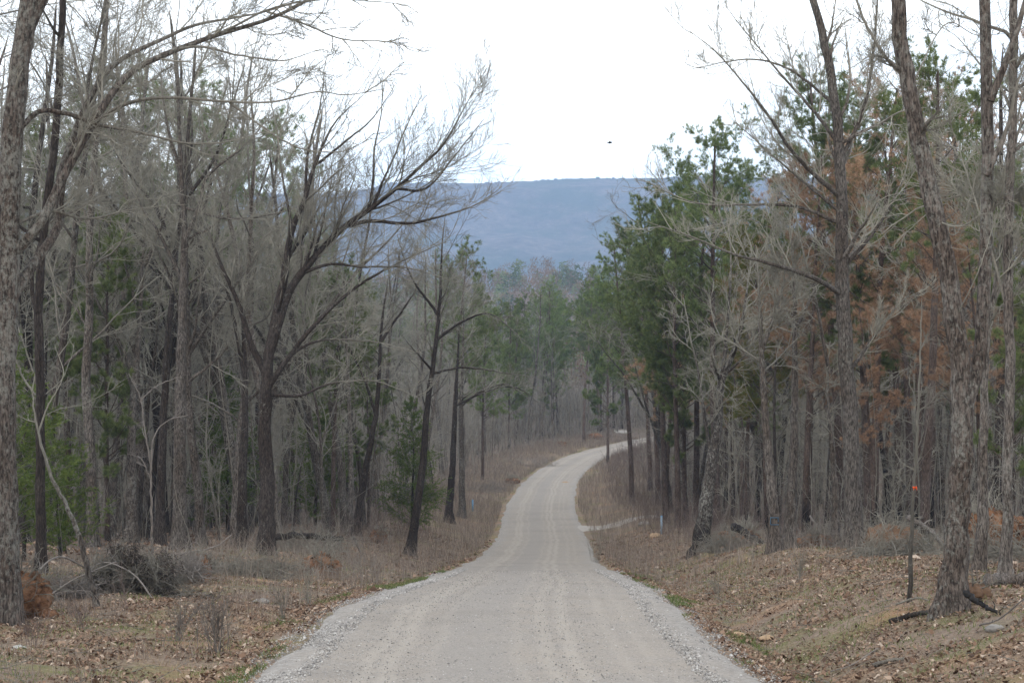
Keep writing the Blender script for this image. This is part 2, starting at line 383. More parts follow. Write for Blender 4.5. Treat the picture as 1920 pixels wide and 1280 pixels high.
# side drive on the right
dv = np.linspace(0, 1, 40); du = np.linspace(-1, 1, 12)
DV, DU = np.meshgrid(dv, du, indexing='ij')
yc = 112 - 0 * DV + 2.5 * DV; xx0 = XR(yc) - .5 + DV * 5.6
YY = yc + DU * (3.2 - 1.4 * sm(DV, 0, .35)) + .3 * fbm(xx0 / 1.1, DU * 2, 71, 2)
ZZ = G0(xx0, YY) + .035 - .12 * sm(np.maximum(np.abs(DU), 2 * DV - 1), .85, 1)
tag(link('gravel_driveway', mk_mesh('gravel_driveway', np.stack([xx0, YY, ZZ], -1), grid_faces(*YY.shape), mats=[M_DRIVE])), kind='structure')
# pale turnout far at the bend
DV, DU = np.meshgrid(np.linspace(0, 1, 20), np.linspace(-1, 1, 10), indexing='ij')
xx0 = XP(1150, 262) + DV * 2.4; YY = 262 + DU * 3
ZZ = G0(xx0, YY) + .05 - .3 * sm(np.maximum(np.abs(DU), np.abs(2 * DV - 1)), .8, 1)
tag(link('gravel_turnout', mk_mesh('gravel_turnout', np.stack([xx0, YY, ZZ], -1), grid_faces(*YY.shape), mats=[M_DRIVE])), kind='structure')
# the long flat topped ridge
HD = 3500.
ys = np.concatenate([np.linspace(1450, 2300, 30), np.linspace(2330, 3750, 170), np.linspace(3800, 4300, 8)]); xs = np.linspace(-2600, 2600, 460)
YY, XX = np.meshgrid(ys, xs, indexing='ij')
top_px = np.interp(xs * F / HD + 960, [-2000, -300, 250, 640, 700, 745, 900, 1100, 1200, 1300, 1600, 2200, 4000], [430, 395, 372, 372, 362, 350, 351, 343, 345, 344, 350, 360, 400])
top = (560 - top_px) / F * HD
edge = HD - 150 + 170 * fbm(XX / 520, YY * 0 + 2.2, 80, 4) + 40 * fbm(XX / 90, YY / 500, 84, 3)
tt = np.clip((YY - (edge - 1250)) / 1250, 0, 1)
prof = .62 * tt ** 1.5 + .23 * sm(tt, .80, .93) + .15 * sm(tt, .5, .75)
gul = fbm(XX / 170 + YY / 900, YY / 700, 90, 4)
ZZ = -50 + (top[None, :] + 50) * prof + 26 * gul * np.sin(np.pi * np.clip(tt, 0, 1)) * (tt < 1) + np.where(tt >= 1, 1.5 * fbm(XX / 60, YY / 60, 95, 3), 0)
ZZ = ZZ - .02 * np.maximum(YY - 3900, 0)
hme = mk_mesh('wooded_ridge', np.stack([XX, YY, ZZ], -1), grid_faces(*XX.shape), mats=[M_HILL])
tag(link('hills', hme), kind='structure')
# tree tops bristling along the rim
rg = np.random.default_rng(5)
mb = MB(); nn = 900
xr_ = rg.uniform(-1500, 1500, nn); e_ = HD - 150 + 170 * fbm(xr_ / 520, xr_ * 0 + 2.2, 80, 4) + rg.uniform(-10, 60, nn)
z_ = (560 - np.interp(xr_ * F / HD + 960, [-2000, -300, 250, 640, 700, 745, 900, 1100, 1200, 1300, 1600, 2200, 4000], [430, 395, 372, 372, 362, 350, 351, 343, 345, 344, 350, 360, 400])) / F * HD
for x, y, z in zip(xr_, e_, z_):
    h = rg.uniform(.5, 3.) * (1 + .5 * float(vn(np.array(x / 60), np.array(3.), 7))); r = rg.uniform(2.5, 5)
    mb.tubes(np.array([[x, y, z - 4], [x, y, z + h * .2], [x + rg.normal() * .6, y, z + h * .7], [x, y, z + h]]), np.array([r * .5, r, r * .7, .3]), 6, .3, rg)
tag(mb.build('ridge_wood', [M_HILL]), 'dark fringe of far trees along the rim of the blue ridge', 'far wood', kind='stuff')

# ------------------------------------------------------------------ growing things
def grow(S, Dr, L, r0, r1, k, wig, up, rng, pw=.85):
    n = len(S); Pt = np.zeros((n, k, 3)); Pt[:, 0] = S; d = Dr.copy(); st = (L / (k - 1))[:, None]
    w1 = rng.normal(0, 1, (n, 3))
    for i in range(1, k):
        w1 = .15 * w1 + 1.05 * rng.normal(0, 1, (n, 3))
        d = d + wig * w1; d[:, 2] += up
        d /= np.linalg.norm(d, axis=1, keepdims=True)
        Pt[:, i] = Pt[:, i - 1] + d * st
    tt = (np.arange(k) / (k - 1)) ** pw
    return Pt, r0[:, None] + (r1 - r0)[:, None] * tt[None]
def kids(Pt, Rd, cnt, t0, t1, ang, asd, lf, rf, rng, rmin, Lref=None, tpow=1.0, lmin=.15, rmax=9, tap=.55):
    n, k, _ = Pt.shape
    seg = np.linalg.norm(np.diff(Pt, axis=1), axis=2).sum(1)
    if Lref is None: Lref = seg
    c = np.broadcast_to(cnt, (n,)).astype(float)
    if n > 12: c = c * np.clip(seg / seg.mean(), .15, 2.5)
    c = np.maximum(rng.poisson(c), 1)
    par = np.repeat(np.arange(n), c)
    j = np.concatenate([np.arange(a) for a in c]); cc = np.repeat(c, c)
    t = t0 + (t1 - t0) * ((j + rng.uniform(0, 1, len(j))) / cc) ** tpow
    f = t * (k - 1); i = np.clip(f.astype(int), 0, k - 2); f = (f - i)[:, None]
    A, B = Pt[par, i], Pt[par, i + 1]
    S = A * (1 - f) + B * f; pd = B - A; pd /= np.linalg.norm(pd, axis=1, keepdims=True) + 1e-9
    rr = Rd[par, i] * (1 - f[:, 0]) + Rd[par, i + 1] * f[:, 0]
    rv = rng.normal(0, 1, pd.shape); pp = rv - (rv * pd).sum(1, keepdims=True) * pd; pp /= np.linalg.norm(pp, axis=1, keepdims=True) + 1e-9
    a = np.clip(rng.normal(ang, asd, len(j)), .15, 1.7)[:, None]
    Dr = np.cos(a) * pd + np.sin(a) * pp
    L = np.maximum(Lref[par] * lf * (1 - tap * t) * rng.uniform(.55, 1.3, len(j)), lmin)
    r0 = np.clip(rr * rf * rng.uniform(.7, 1.1, len(j)), rmin, rmax)
    return S, Dr, L, r0, t
def cat(*Ls): return [np.concatenate(x) for x in zip(*Ls)]
def bare_crown(mb, Pt, Rd, rng, tw=.006, dens=1., limbs=11, Lf=.42, t0=.35, ang=.85, depth=4, up=.06, wig=.10, lsc=1., l2=5.5, tmax=.98):
    "limbs, branches, branchlets and twigs on the stems Pt/Rd"
    n = len(Pt); up = up * rng.uniform(-.1, 1.4); wig = wig * rng.uniform(.8, 1.5)
    S, Dr, L, r0, t = kids(Pt, Rd, limbs * dens, t0, tmax, ang, .22, Lf, .5, rng, .012, tap=.5)
    if n == 1:  # keep lowest limbs from pointing down
        Dr[:, 2] = np.abs(Dr[:, 2]) * .8 + .1; Dr /= np.linalg.norm(Dr, axis=1, keepdims=True)
    P1, R1 = grow(S, Dr, L * lsc, r0, np.full(len(S), tw * 1.2), 11, wig, up, rng)
    mb.tubes(P1, R1, 6)
    S, Dr, L, r0, t = kids(P1, R1, l2 * dens, .12, .97, .68, .2, .55, .6, rng, tw * 1.3)
    P2, R2 = grow(S, Dr, L, r0, np.full(len(S), tw), 8, wig * 1.2, up, rng); mb.tubes(P2, R2, 4)
    S, Dr, L, r0, t = kids(P2, R2, 4.2 * dens, .12, .98, .6, .2, .58, .65, rng, tw, lmin=.25)
    P3, R3 = grow(S, Dr, L, r0, np.full(len(S), tw * .7), 6, wig, up, rng); mb.tubes(P3, R3, 3)
    if depth >= 4:
        S, Dr, L, r0, t = kids(P3, R3, 2.6 * dens, .1, .9, .5, .18, .75, .7, rng, tw * .7, lmin=.15)
        P4, R4 = grow(S, Dr, L, r0, np.full(len(S), tw * .5), 4, wig * .9, up, rng); mb.tubes(P4, R4, 3)
        return P4
    return P3
def trunk_rad(z, r, h, flare=.7, fh=.35):
    "radius up a trunk: buttress flare then taper"
    return r * (1 - .78 * (z / h) ** 1.1) + r * flare * np.exp(-z / fh)
def bud_tris(Pt, rng, n, size, name, m, parent=None, link_=True):
    "small tufts / leaves at branch ends"
    E = Pt.reshape(-1, 3); E = E[rng.integers(0, len(E), n)] + rng.normal(0, .03, (n, 3))
    return blades(E, rng.normal(0, 1, (n, 3)), size * rng.uniform(.5, 1.3, n), size * .5, rng, name, m, parent, link_)
def blades(E, Dr, L, wd, rng, name, m, parent=None, link_=True, rnd=None, bend=0.):
    "one thin triangle (or bent pair) per blade"
    n = len(E); Dr = Dr / (np.linalg.norm(Dr, axis=1, keepdims=True) + 1e-9)
    s = np.cross(Dr, rng.normal(0, 1, (n, 3))); s /= np.linalg.norm(s, axis=1, keepdims=True) + 1e-9
    wd = np.broadcast_to(wd, (n,))[:, None]; L = np.broadcast_to(L, (n,))[:, None]
    if bend:
        M = E + Dr * L * .55; B = rng.normal(0, 1, (n, 3)); B[:, 2] = -abs(B[:, 2]) * .6
        tip = M + (Dr + B * bend) * L * .45
        V = np.stack([E - s * wd / 2, E + s * wd / 2, M + s * wd * .4, M - s * wd * .4, tip], 1)
        i = np.arange(n)[:, None] * 5
        q = i + np.array([[0, 1, 2, 3]]); t = i + np.array([[3, 2, 4]])
        rv = rng.uniform(0, 1, n) if rnd is None else rnd
        me = mk_mesh(name, V, q, t, [m], smooth=False, attrs={'rnd': ('FACE', np.concatenate([rv, rv]))})
    else:
        V = np.stack([E - s * wd / 2, E + s * wd / 2, E + Dr * L], 1)
        rv = rng.uniform(0, 1, n) if rnd is None else rnd
        me = mk_mesh(name, V, None, np.arange(n * 3).reshape(-1, 3), [m], smooth=False, attrs={'rnd': ('FACE', rv)})
    return link(name, me, parent) if link_ else me

def make_bare(seed, h, r, lean=(0, 0), fork=0, m=M_BARK, t0=.35, tw=.006, dens=1.08, limbs=12, Lf=.36, wig=.03, ang=.8):
    "returns (trunk mesh, crown mesh) of one leafless tree standing at the origin"
    rng = np.random.default_rng(seed)
    k = 26
    d0 = np.array([[lean[0], lean[1], 1.]]); d0 /= np.linalg.norm(d0)
    Pt, _ = grow(np.array([[0, 0, -.25]]), d0, np.array([h + .25]), np.array([r]), np.array([.01]), k, wig, .012, rng)
    z = np.linspace(0, h, k); Rd = np.maximum(trunk_rad(z, r, h)[None] * 1., .012)
    Rd[0, -1] = .012
    mt = MB(); mt.tubes(Pt, Rd, 12, .05, rng, lobe=.22)
    stems, rads = [Pt], [Rd]
    if fork:
        S, Dr, L, r0, t = kids(Pt, Rd, 1, .28, .5, .38, .1, .62, .75, rng, .03)
        while len(S) < fork:
            x = kids(Pt, Rd, 1, .25, .55, .38, .1, .62, .75, rng, .03); S, Dr, L, r0, t = [np.concatenate(a) for a in zip((S, Dr, L, r0, t), x)]
        S, Dr, L, r0 = S[:fork], Dr[:fork], L[:fork], r0[:fork]
        Dr[:, 2] = np.maximum(Dr[:, 2], .6); Dr /= np.linalg.norm(Dr, axis=1, keepdims=True)
        P1, R1 = grow(S, Dr, L, r0, np.full(len(S), .012), k, wig * 1.4, .02, rng)
        mt.tubes(P1, R1, 9, .04, rng); stems.append(P1); rads.append(R1)
    mc = MB()
    P4 = None
    for a, b in zip(stems, rads):
        P4 = bare_crown(mc, a, b, rng, tw, dens, limbs if a is Pt else limbs * .6, Lf, t0 if a is Pt else .25, ang, 4)
    return mt.mesh('trunk', [m]), mc.mesh('crown', [m])

def tufts(E, Ax, rng, per, L, wd, name, m, spread=1.0):
    "needle tufts: `per` needles radiating round each shoot end"
    n = len(E); E2 = np.repeat(E, per, 0); A2 = np.repeat(Ax, per, 0)
    Dr = A2 * .7 + rng.normal(0, spread * .62, E2.shape)
    base = E2 - A2 * rng.uniform(0, .10, (len(E2), 1))
    tone = np.repeat(rng.uniform(0, 1, n), per) * .65 + .35 * rng.uniform(0, 1, len(E2))
    return blades(base, Dr, L * rng.uniform(.7, 1.2, len(E2)), wd, rng, name, m, link_=False, rnd=tone)
def make_pine(seed, h, r, crown0=.5, nb=52, bl=2.6, needles=M_NEEDLE, bark=M_PINE, per=24, tl=.18, wd=.014, lean=0):
    rng = np.random.default_rng(seed); k = 24
    d0 = np.array([[lean, 0, 1.]]); d0 /= np.linalg.norm(d0)
    Pt, _ = grow(np.array([[0, 0, -.25]]), d0, np.array([h + .25]), np.array([r]), np.array([.01]), k, .012, .004, rng)
    Rd = np.maximum(trunk_rad(np.linspace(0, h, k), r, h, .35, .3)[None], .015)
    mt = MB(); mt.tubes(Pt, Rd, 12, .03, rng)
    mb = MB()
    S, Dr, L, r0, t = kids(Pt, Rd, nb, crown0, .99, 1.15, .18, 1., .35, rng, .014)
    # crown outline: narrow at the bottom, widest a third up, rounded top
    tt = (t - crown0) / (1 - crown0)
    L = bl * np.sqrt(np.clip(1 - ((tt - .38) / .66) ** 2, .02, 1)) * rng.uniform(.5, 1.15, len(t)) + .2
    Dr[:, 2] = Dr[:, 2] * .5 + .25 + .5 * tt; Dr /= np.linalg.norm(Dr, axis=1, keepdims=True)
    P1, R1 = grow(S, Dr, L, np.clip(r0, .015, .05), np.full(len(S), .008), 8, .09, .035, rng); mb.tubes(P1, R1, 4)
    S, Dr, L, r0, _ = kids(P1, R1, 7, .32, 1., .8, .25, .30, .6, rng, .007, lmin=.3, tap=.4)
    P2, R2 = grow(S, Dr, L, r0, np.full(len(S), .005), 4, .12, .07, rng); mb.tubes(P2, R2, 3)
    S, Dr, L, r0, _ = kids(P2, R2, 12, .35, 1., .9, .25, .40, .6, rng, .005, lmin=.12, tap=.3)
    E = np.concatenate([S + Dr * L[:, None], P2[:, -1], P1[:, -1]])
    A = np.concatenate([Dr, P2[:, -1] - P2[:, -2], P1[:, -1] - P1[:, -2]]); A /= np.linalg.norm(A, axis=1, keepdims=True); A[:, 2] += .35
    # dead stubs below the crown
    S, Dr, L, r0, t = kids(Pt, Rd, 16, .22, crown0, 1.4, .2, 1., .2, rng, .01, lmin=.2)
    L = rng.uniform(.25, 1.4, len(S)); P3, R3 = grow(S, Dr, L, np.full(len(S), .016), np.full(len(S), .006), 5, .12, -.02, rng); mb.tubes(P3, R3, 3)
    fo = tufts(E, A, rng, per, tl, wd, 'needles', needles)
    return mt.mesh('trunk', [bark]), mb.mesh('branches', [bark]), fo
def make_cedar(seed, h, r, w_=1.3, m=M_CEDAR, nb=110):
    rng = np.random.default_rng(seed); k = 16
    Pt, _ = grow(np.array([[0, 0, -.15]]), np.array([[0, 0, 1.]]), np.array([h + .15]), np.array([r]), np.array([.01]), k, .02, .01, rng)
    Rd = np.maximum(r * (1 - .9 * np.linspace(0, 1, k))[None], .01)
    mt = MB(); mt.tubes(Pt, Rd, 8, .04, rng)
    S, Dr, L, r0, t = kids(Pt, Rd, nb, .10, .99, 1.15, .2, 1., .3, rng, .008)
    L = w_ * (1 - t) ** .7 * np.clip(t * 6, .4, 1) * rng.uniform(.6, 1.25, len(t)) + .15
    Dr[:, 2] = Dr[:, 2] * .4 + .15; Dr /= np.linalg.norm(Dr, axis=1, keepdims=True)
    mb = MB(); P1, R1 = grow(S, Dr, L, r0, np.full(len(S), .005), 7, .08, .03, rng); mb.tubes(P1, R1, 3)
    S, Dr, L, r0, _ = kids(P1, R1, 9, .15, 1., .8, .2, .4, .6, rng, .004, lmin=.15)
    P2, R2 = grow(S, Dr, L, r0, np.full(len(S), .003), 4, .12, -.02, rng)
    E = P2[:, 1:].reshape(-1, 3); A = (P2[:, 1:] - P2[:, :-1]).reshape(-1, 3); A /= np.linalg.norm(A, axis=1, keepdims=True)
    fo = tufts(E, A, rng, 9, .10, .022, 'foliage', m, .8)
    return mt.mesh('trunk', [M_BARK_DK]), mb.mesh('branches', [M_BARK_DK]), fo

PARTS3 = ('trunk', 'branches', 'needles')
def plant(name, meshes, names, loc, rz, s, label, catg, group=None, tilt=(0, 0)):
    o = thing(name, loc, label, catg, group, rz); o.scale = (s, s, s)
    o.rotation_euler = (tilt[0], tilt[1], rz)
    for me, nm in zip(meshes, names): link(nm, me, o)
    return o
def copy_tree(o, loc, rz, s, label, group):
    c = o.copy(); COL.objects.link(c); c.location = loc; c.rotation_euler = (0, 0, rz); c.scale = (s, s, s)
    c['label'] = label; c['group'] = group
    for ch in o.children:
        d = ch.copy(); COL.objects.link(d); d.parent = c
    return c

# ------------------------------------------------------------------ hero trees traced as real stems at their own distance
TAKEN = []
def crv(pts, k):
    "Catmull-Rom through pts, resampled evenly to k points"
    pts = np.array(pts, float)
    if len(pts) == 2: pts = np.array([pts[0], pts.mean(0), pts[1]])
    p = np.vstack([2 * pts[0] - pts[1], pts, 2 * pts[-1] - pts[-2]]); out = []
    for i in range(1, len(p) - 2):
        t = np.linspace(0, 1, 12, endpoint=False)[:, None]
        out.append(.5 * ((2 * p[i]) + (-p[i - 1] + p[i + 1]) * t + (2 * p[i - 1] - 5 * p[i] + 4 * p[i + 1] - p[i + 2]) * t ** 2 + (-p[i - 1] + 3 * p[i] - 3 * p[i + 1] + p[i + 2]) * t ** 3))
    out = np.vstack(out + [p[-2][None]])
    s = np.concatenate([[0], np.cumsum(np.linalg.norm(np.diff(out, axis=0), axis=1))])
    return np.stack([np.interp(np.linspace(0, s[-1], k), s, out[:, j]) for j in range(3)], 1)
def hero(name, D, trunk, stems, label, m=M_BARK, seed=0, flare=.7, fh=.4, crown=None, catg='tree', tw=.006, bark=.06, group=None):
    """trunk/stems: (list of (px, py[, depth offset]), start width px, end width px).  First trunk point stands on the ground."""
    rng = np.random.default_rng(seed + 1000)
    pts, w0, w1 = trunk
    bx = XP(pts[0][0], D); base = np.array([bx, D, gz(bx, D)]); TAKEN.append((bx, D))
    def conv(ps, ground=False):
        out = [P(p[0], p[1], D + (p[2] if len(p) > 2 else 0)) - base for p in ps]
        if ground: out[0] = np.array([0, 0, -.2])
        return out
    global LASTC
    o = thing(name, tuple(base), label, catg, group)
    k = 40; Pt = crv(conv(pts, True), k)
    z = Pt[:, 2]; px = 1 / F * D
    L = np.linspace(0, 1, k)
    if pts[-1][1] > -20: w1 = 1.2
    Rd = (w0 + (w1 - w0) * L ** 1.15) / 2 * px; Rd = Rd * (1 + flare * np.exp(-np.maximum(z, 0) / fh))
    Pj = Pt.copy(); Pj[2:] += rng.normal(0, .006 + .05 * Rd[2:, None], (k - 2, 3)) * np.array([1, 1, .3])
    LASTC = (Pj + base, Rd, o)
    mt = MB(); mt.tubes(Pj, Rd, 20, bark, rng, lobe=.3 * (w0 > 11))
    SP, SR = [Pj], [Rd]
    for ps, a, b in stems:
        Q = crv(conv(ps), k); Q[1:] += np.cumsum(rng.normal(0, .35 * px * 5, (k - 1, 3)), 0) * .22
        if ps[-1][1] > -20: b = min(b, 1.1)
        rd = (a + (b - a) * L ** .9) / 2 * px
        (mt if a > 9 else mt).tubes(Q, rd, 10 if a > 9 else 7, bark * .7, rng); SP.append(Q); SR.append(rd)
    tm = link('trunk', mt.mesh('trunk', [m]), o)
    c = dict(trunk=dict(limbs=7, t0=.55, Lf=.3), stem=dict(limbs=9, t0=.2, Lf=.34))
    c.update(crown or {})
    mc = MB(); lastP = []
    if c['trunk'] and c['trunk']['limbs'] > 0:
        lastP.append(bare_crown(mc, SP[0][None], SR[0][None], rng, tw, **c['trunk']))
    if len(SP) > 1 and c['stem']:
        lastP.append(bare_crown(mc, np.stack(SP[1:]), np.stack(SR[1:]), rng, tw, **c['stem']))
    if mc.n: link('crown', mc.mesh('crown', [m]), o)
    if c.get('buds'):
        for P4 in lastP[-1:]:
            bme = bud_tris(P4, rng, c['buds'], .06, 'buds', c.get('budm', M_BUD), o)
    return o

#@@HEROES
# left edge giant
hero('oak_tree', 30, ([(10, 1130), (6, 900), (8, 700), (14, 500), (20, 300), (38, 120), (60, -40), (75, -250)], 52, 30),
     [([(22, 560, 0), (60, 500, .3), (110, 420, .8), (112, 330, 1.), (160, 200, 1.4), (215, 120, 1.8), (300, 75, 2.2), (375, 44, 2.6), (500, 22, 3), (600, -12, 3)], 22, 5),
      ([(30, 470, 0), (75, 420, 0), (120, 330, .2), (175, 230, .5), (240, 140, .8), (330, 92, 1), (420, 58, 1.2), (520, 26, 1.4), (640, -40, 1.6)], 20, 5),
      ([(110, 420, .8), (130, 290, .6), (190, 222, .2), (260, 190, 0), (350, 186, -.3), (420, 192, -.5), (510, 194, -.6), (590, 174, -.7), (650, 180, -.8), (720, 168, -.8)], 11, 2.5),
      ([(34, 245, 0), (75, 208, .2), (130, 214, .4), (180, 232, .6), (250, 244, .8), (350, 266, 1), (430, 262, 1.1), (515, 240, 1.2)], 11, 2.5),
      ([(28, 420, 0), (100, 398, .5), (165, 412, .8), (250, 396, 1), (352, 384, 1.2)], 8, 3),
      ([(430, 192, -.5), (490, 236, -.6), (560, 276, -.6), (640, 286, -.6), (700, 262, -.6)], 5, 2),
      ([(335, 92, 1.), (380, 88, 1), (450, 104, 1), (530, 112, 1), (600, 92, 1)], 6, 2.),
      ([(50, 60, 0), (90, -20, 0), (130, -120, 0)], 24, 8), ([(18, 360, 0), (-30, 300, 0), (-90, 180, 0)], 16, 6),
      ([(500, 22, 3), (560, 40, 3), (640, 72, 3), (720, 78, 3), (790, 95, 3)], 5, 1.8), ([(420, 58, 1.2), (520, 12, 1.2), (640, 2, 1.2), (770, 14, 1.2)], 5, 1.8)],
     'massive lichen-blotched grey trunk filling the left edge, its long limbs arching right across the top', M_BARK_BIG, 1, .35, .5,
     dict(trunk=dict(limbs=5, t0=.5, Lf=.16), stem=dict(limbs=9, t0=.15, Lf=.24, ang=.6, l2=5, up=.04, wig=.08)), tw=.0038)
hero('bare_tree', 42, ([(75, 1075), (76, 900), (76, 740), (72, 580), (82, 430), (100, 290), (112, 120), (120, -60)], 19, 12),
     [([(74, 620), (60, 520, .4), (100, 400, .6), (180, 340, .8), (240, 300, .9)], 10, 3), ([(90, 400), (150, 250), (170, 120), (200, -20)], 9, 4)],
     'slim dark bare tree just right of the massive left edge trunk', M_BARK_DK, 2)
hero('dead_sapling', 33, ([(186, 1118), (150, 1010), (125, 950), (95, 890), (72, 810), (62, 745), (66, 700)], 13, 6),
     [([(66, 740, 0), (40, 700, 0), (20, 640, -.5)], 5, 2), ([(72, 810), (90, 760), (120, 700), (105, 640)], 4, 1.5)],
     'pale lichened dead sapling leaning left out of the brush pile', M_BARK_PALE, 3, .1, .2,
     dict(trunk=dict(limbs=4, t0=.5, Lf=.2, dens=.6), stem=dict(limbs=3, t0=.3, Lf=.4, dens=.6)), tw=.004)
hero('dead_sapling', 44, ([(283, 1060), (284, 950), (283, 870), (290, 815), (315, 788), (352, 778)], 6, 2),
     [([(284, 880), (272, 800), (262, 745), (240, 700)], 4, 1.5), ([(264, 750), (290, 722), (330, 702)], 3, 1), ([(284, 900), (268, 860), (240, 850)], 2.5, 1)],
     'thin bleached dead sapling with crooked arms in front of the thick straight grey trunk', M_DEAD, 41, .1, .2, dict(trunk=dict(limbs=3, t0=.5, Lf=.2, dens=.5), stem=dict(limbs=3, t0=.3, Lf=.4, dens=.5)), tw=.0035)
hero('bare_tree', 62, ([(298, 1035), (302, 900), (308, 760), (318, 600), (333, 450), (345, 380), (360, 260), (352, 120)], 18, 9),
     [([(330, 480), (290, 380), (230, 300), (190, 200)], 9, 3), ([(344, 380), (400, 300), (430, 200), (440, 80)], 8, 3)],
     'dark trunk almost touching the left side of a grey trunk in the left wood', M_BARK_DK, 4)
hero('bare_tree', 58, ([(337, 1045), (337, 900), (338, 760), (342, 600), (346, 440), (340, 330), (335, 200), (330, 60)], 28, 12),
     [([(346, 450), (372, 390), (390, 330), (460, 270), (520, 200)], 10, 3), ([(340, 520), (300, 440), (262, 380), (235, 280)], 9, 3), ([(340, 330), (310, 220), (300, 100)], 8, 3),
      ([(346, 390), (430, 410), (520, 400), (600, 370), (620, 360)], 6, 2)],
     'thick straight grey trunk with a pale streak, beside a darker trunk left of the road', M_BARK, 5)
hero('bare_tree', 66, ([(245, 1030), (246, 880), (250, 740), (262, 600), (268, 480), (278, 380)], 22, 10),
     [([(250, 700), (215, 620), (180, 560), (140, 480), (110, 430)], 9, 2.5), ([(262, 600), (235, 500), (205, 440)], 9, 3), ([(268, 500), (300, 420), (330, 330)], 9, 3), ([(250, 740), (215, 640), (160, 600), (100, 590)], 6, 2)],
     'bare tree whose limbs fan out low, left of the pair of close trunks', M_BARK, 6)
# the iconic forked tree left of centre
hero('forked_tree', 55, ([(500, 1048), (500, 900), (497, 790), (500, 700), (512, 620), (532, 520), (548, 430), (572, 370), (590, 310), (625, 235), (668, 190)], 31, 7),
     [([(506, 660), (535, 560), (560, 515), (600, 470), (645, 425), (690, 395), (740, 355), (790, 310), (830, 270), (870, 200), (885, 170)], 19, 3),
      ([(498, 700), (470, 640), (445, 560), (420, 500), (395, 430), (372, 370)], 15, 4),
      ([(500, 730), (545, 665), (580, 620), (640, 560), (700, 520), (780, 480), (850, 450)], 12, 3),
      ([(645, 425), (700, 415), (760, 420), (830, 405), (885, 385), (935, 350)], 9, 2),
      ([(690, 395), (700, 350), (705, 280), (718, 210), (722, 150)], 6, 2.), ([(700, 385), (735, 300), (760, 240), (790, 180)], 6, 2.),
      ([(572, 370), (578, 290), (600, 200), (608, 110)], 7, 2.2), ([(548, 430), (530, 330), (520, 250), (505, 180)], 6, 2.), ([(740, 355), (800, 350), (850, 290), (905, 220)], 6, 2.),
      ([(590, 310), (640, 270), (700, 220), (740, 160)], 6, 2.), ([(560, 515), (620, 495), (680, 500), (760, 500), (840, 520)], 7, 2),
      ([(506, 740), (560, 742), (620, 720), (700, 715), (780, 745)], 7, 2), ([(545, 665), (600, 640), (700, 640), (780, 660)], 6, 2)],
     'wide dark tree forking low into long limbs that sweep right over the road', M_BARK_DK, 7, .4, .5,
     dict(trunk=dict(limbs=8, t0=.5, Lf=.3, ang=.5), stem=dict(limbs=8, t0=.15, Lf=.38, ang=.5, up=.08, l2=5.5, wig=.07)), tw=.0048)
hero('bare_tree', 60, ([(452, 1035), (455, 900), (460, 760), (455, 600), (440, 470)], 20, 9),
     [([(458, 700), (430, 560), (400, 460), (360, 380)], 9, 3)], 'dark trunk leaning up close behind the left side of the low forking tree', M_BARK_DK, 8)
hero('bare_tree', 75, ([(766, 1020), (785, 930), (795, 850), (802, 760), (815, 660), (825, 560), (828, 470), (835, 400)], 17, 5),
     [([(815, 640), (870, 600), (920, 590), (985, 640)], 6, 2), ([(820, 590), (770, 520), (740, 440)], 6, 2), ([(812, 700), (870, 690), (940, 700), (1000, 710)], 5, 1.6)],
     'dark-footed slender tree leaning right at the edge of the left verge', M_BARK_DK, 9)
hero('bare_tree', 82, ([(664, 1000), (680, 910), (695, 830), (708, 750), (715, 620), (730, 500)], 15, 6),
     [([(705, 780), (680, 700), (640, 620), (600, 560)], 6, 2), ([(715, 640), (770, 560), (800, 500)], 6, 2)], 'blackish tree leaning right, left of the green cedar', M_BARK_DK, 10)
hero('bare_tree', 76, ([(654, 1010), (658, 900), (655, 780), (650, 640), (640, 500)], 12, 5), [], 'straight thin brownish trunk standing among clay lumps on the left', M_BARK, 11)
hero('bare_tree', 112, ([(840, 958), (848, 880), (852, 800), (856, 720), (862, 600)], 15, 6), [([(855, 760), (900, 740), (960, 730), (1010, 760)], 5, 2)],
     'blackened trunk on the left verge, partner of a paler trunk', M_BARK_DK, 12)
hero('bare_tree', 118, ([(866, 945), (866, 860), (865, 760), (868, 660), (870, 560)], 13, 6), [([(866, 760), (900, 735), (950, 720), (990, 745)], 5, 2)],
     'smooth pale grey trunk beside a blackened one on the left verge', M_BARK_PALE, 13)
# ------- right side
hero('oak_tree', 26, ([(1783, 1132), (1790, 1040), (1800, 930), (1808, 830), (1806, 740), (1795, 640), (1778, 520), (1752, 400), (1730, 290), (1706, 180), (1688, 60), (1678, -60)], 45, 25),
     [([(1812, 760, 0), (1832, 690, .1), (1843, 600, .2), (1850, 450, .3), (1852, 300, .3), (1850, 150, .3), (1846, 0, .3), (1842, -120, .3)], 27, 20),
      ([(1857, 190), (1880, 130), (1905, 60), (1930, -30)], 15, 8), ([(1705, 170), (1770, 45, .4), (1830, 62, .6), (1900, 60, .6)], 4, 2),
      ([(1750, 400), (1790, 440, .4), (1820, 360, .6)], 4, 2), ([(1790, 600), (1830, 520, -.5), (1870, 400, -.5)], 3, 1.5),
      ([(1752, 412), (1800, 425, -.3), (1850, 400, -.3), (1900, 420, -.3)], 3.5, 1.5), ([(1850, 330), (1890, 240, 0), (1915, 140, 0), (1960, 60, 0)], 12, 5),
      ([(1700, 150), (1650, 90), (1610, 10), (1590, -60)], 8, 3)],
     'huge twin-stemmed tree with a swollen mossy foot on the right bank', M_BARK_BIG, 20, .75, .5,
     dict(trunk=dict(limbs=2, t0=.7, Lf=.1), stem=dict(limbs=3, t0=.3, Lf=.14, dens=.7)), tw=.004)
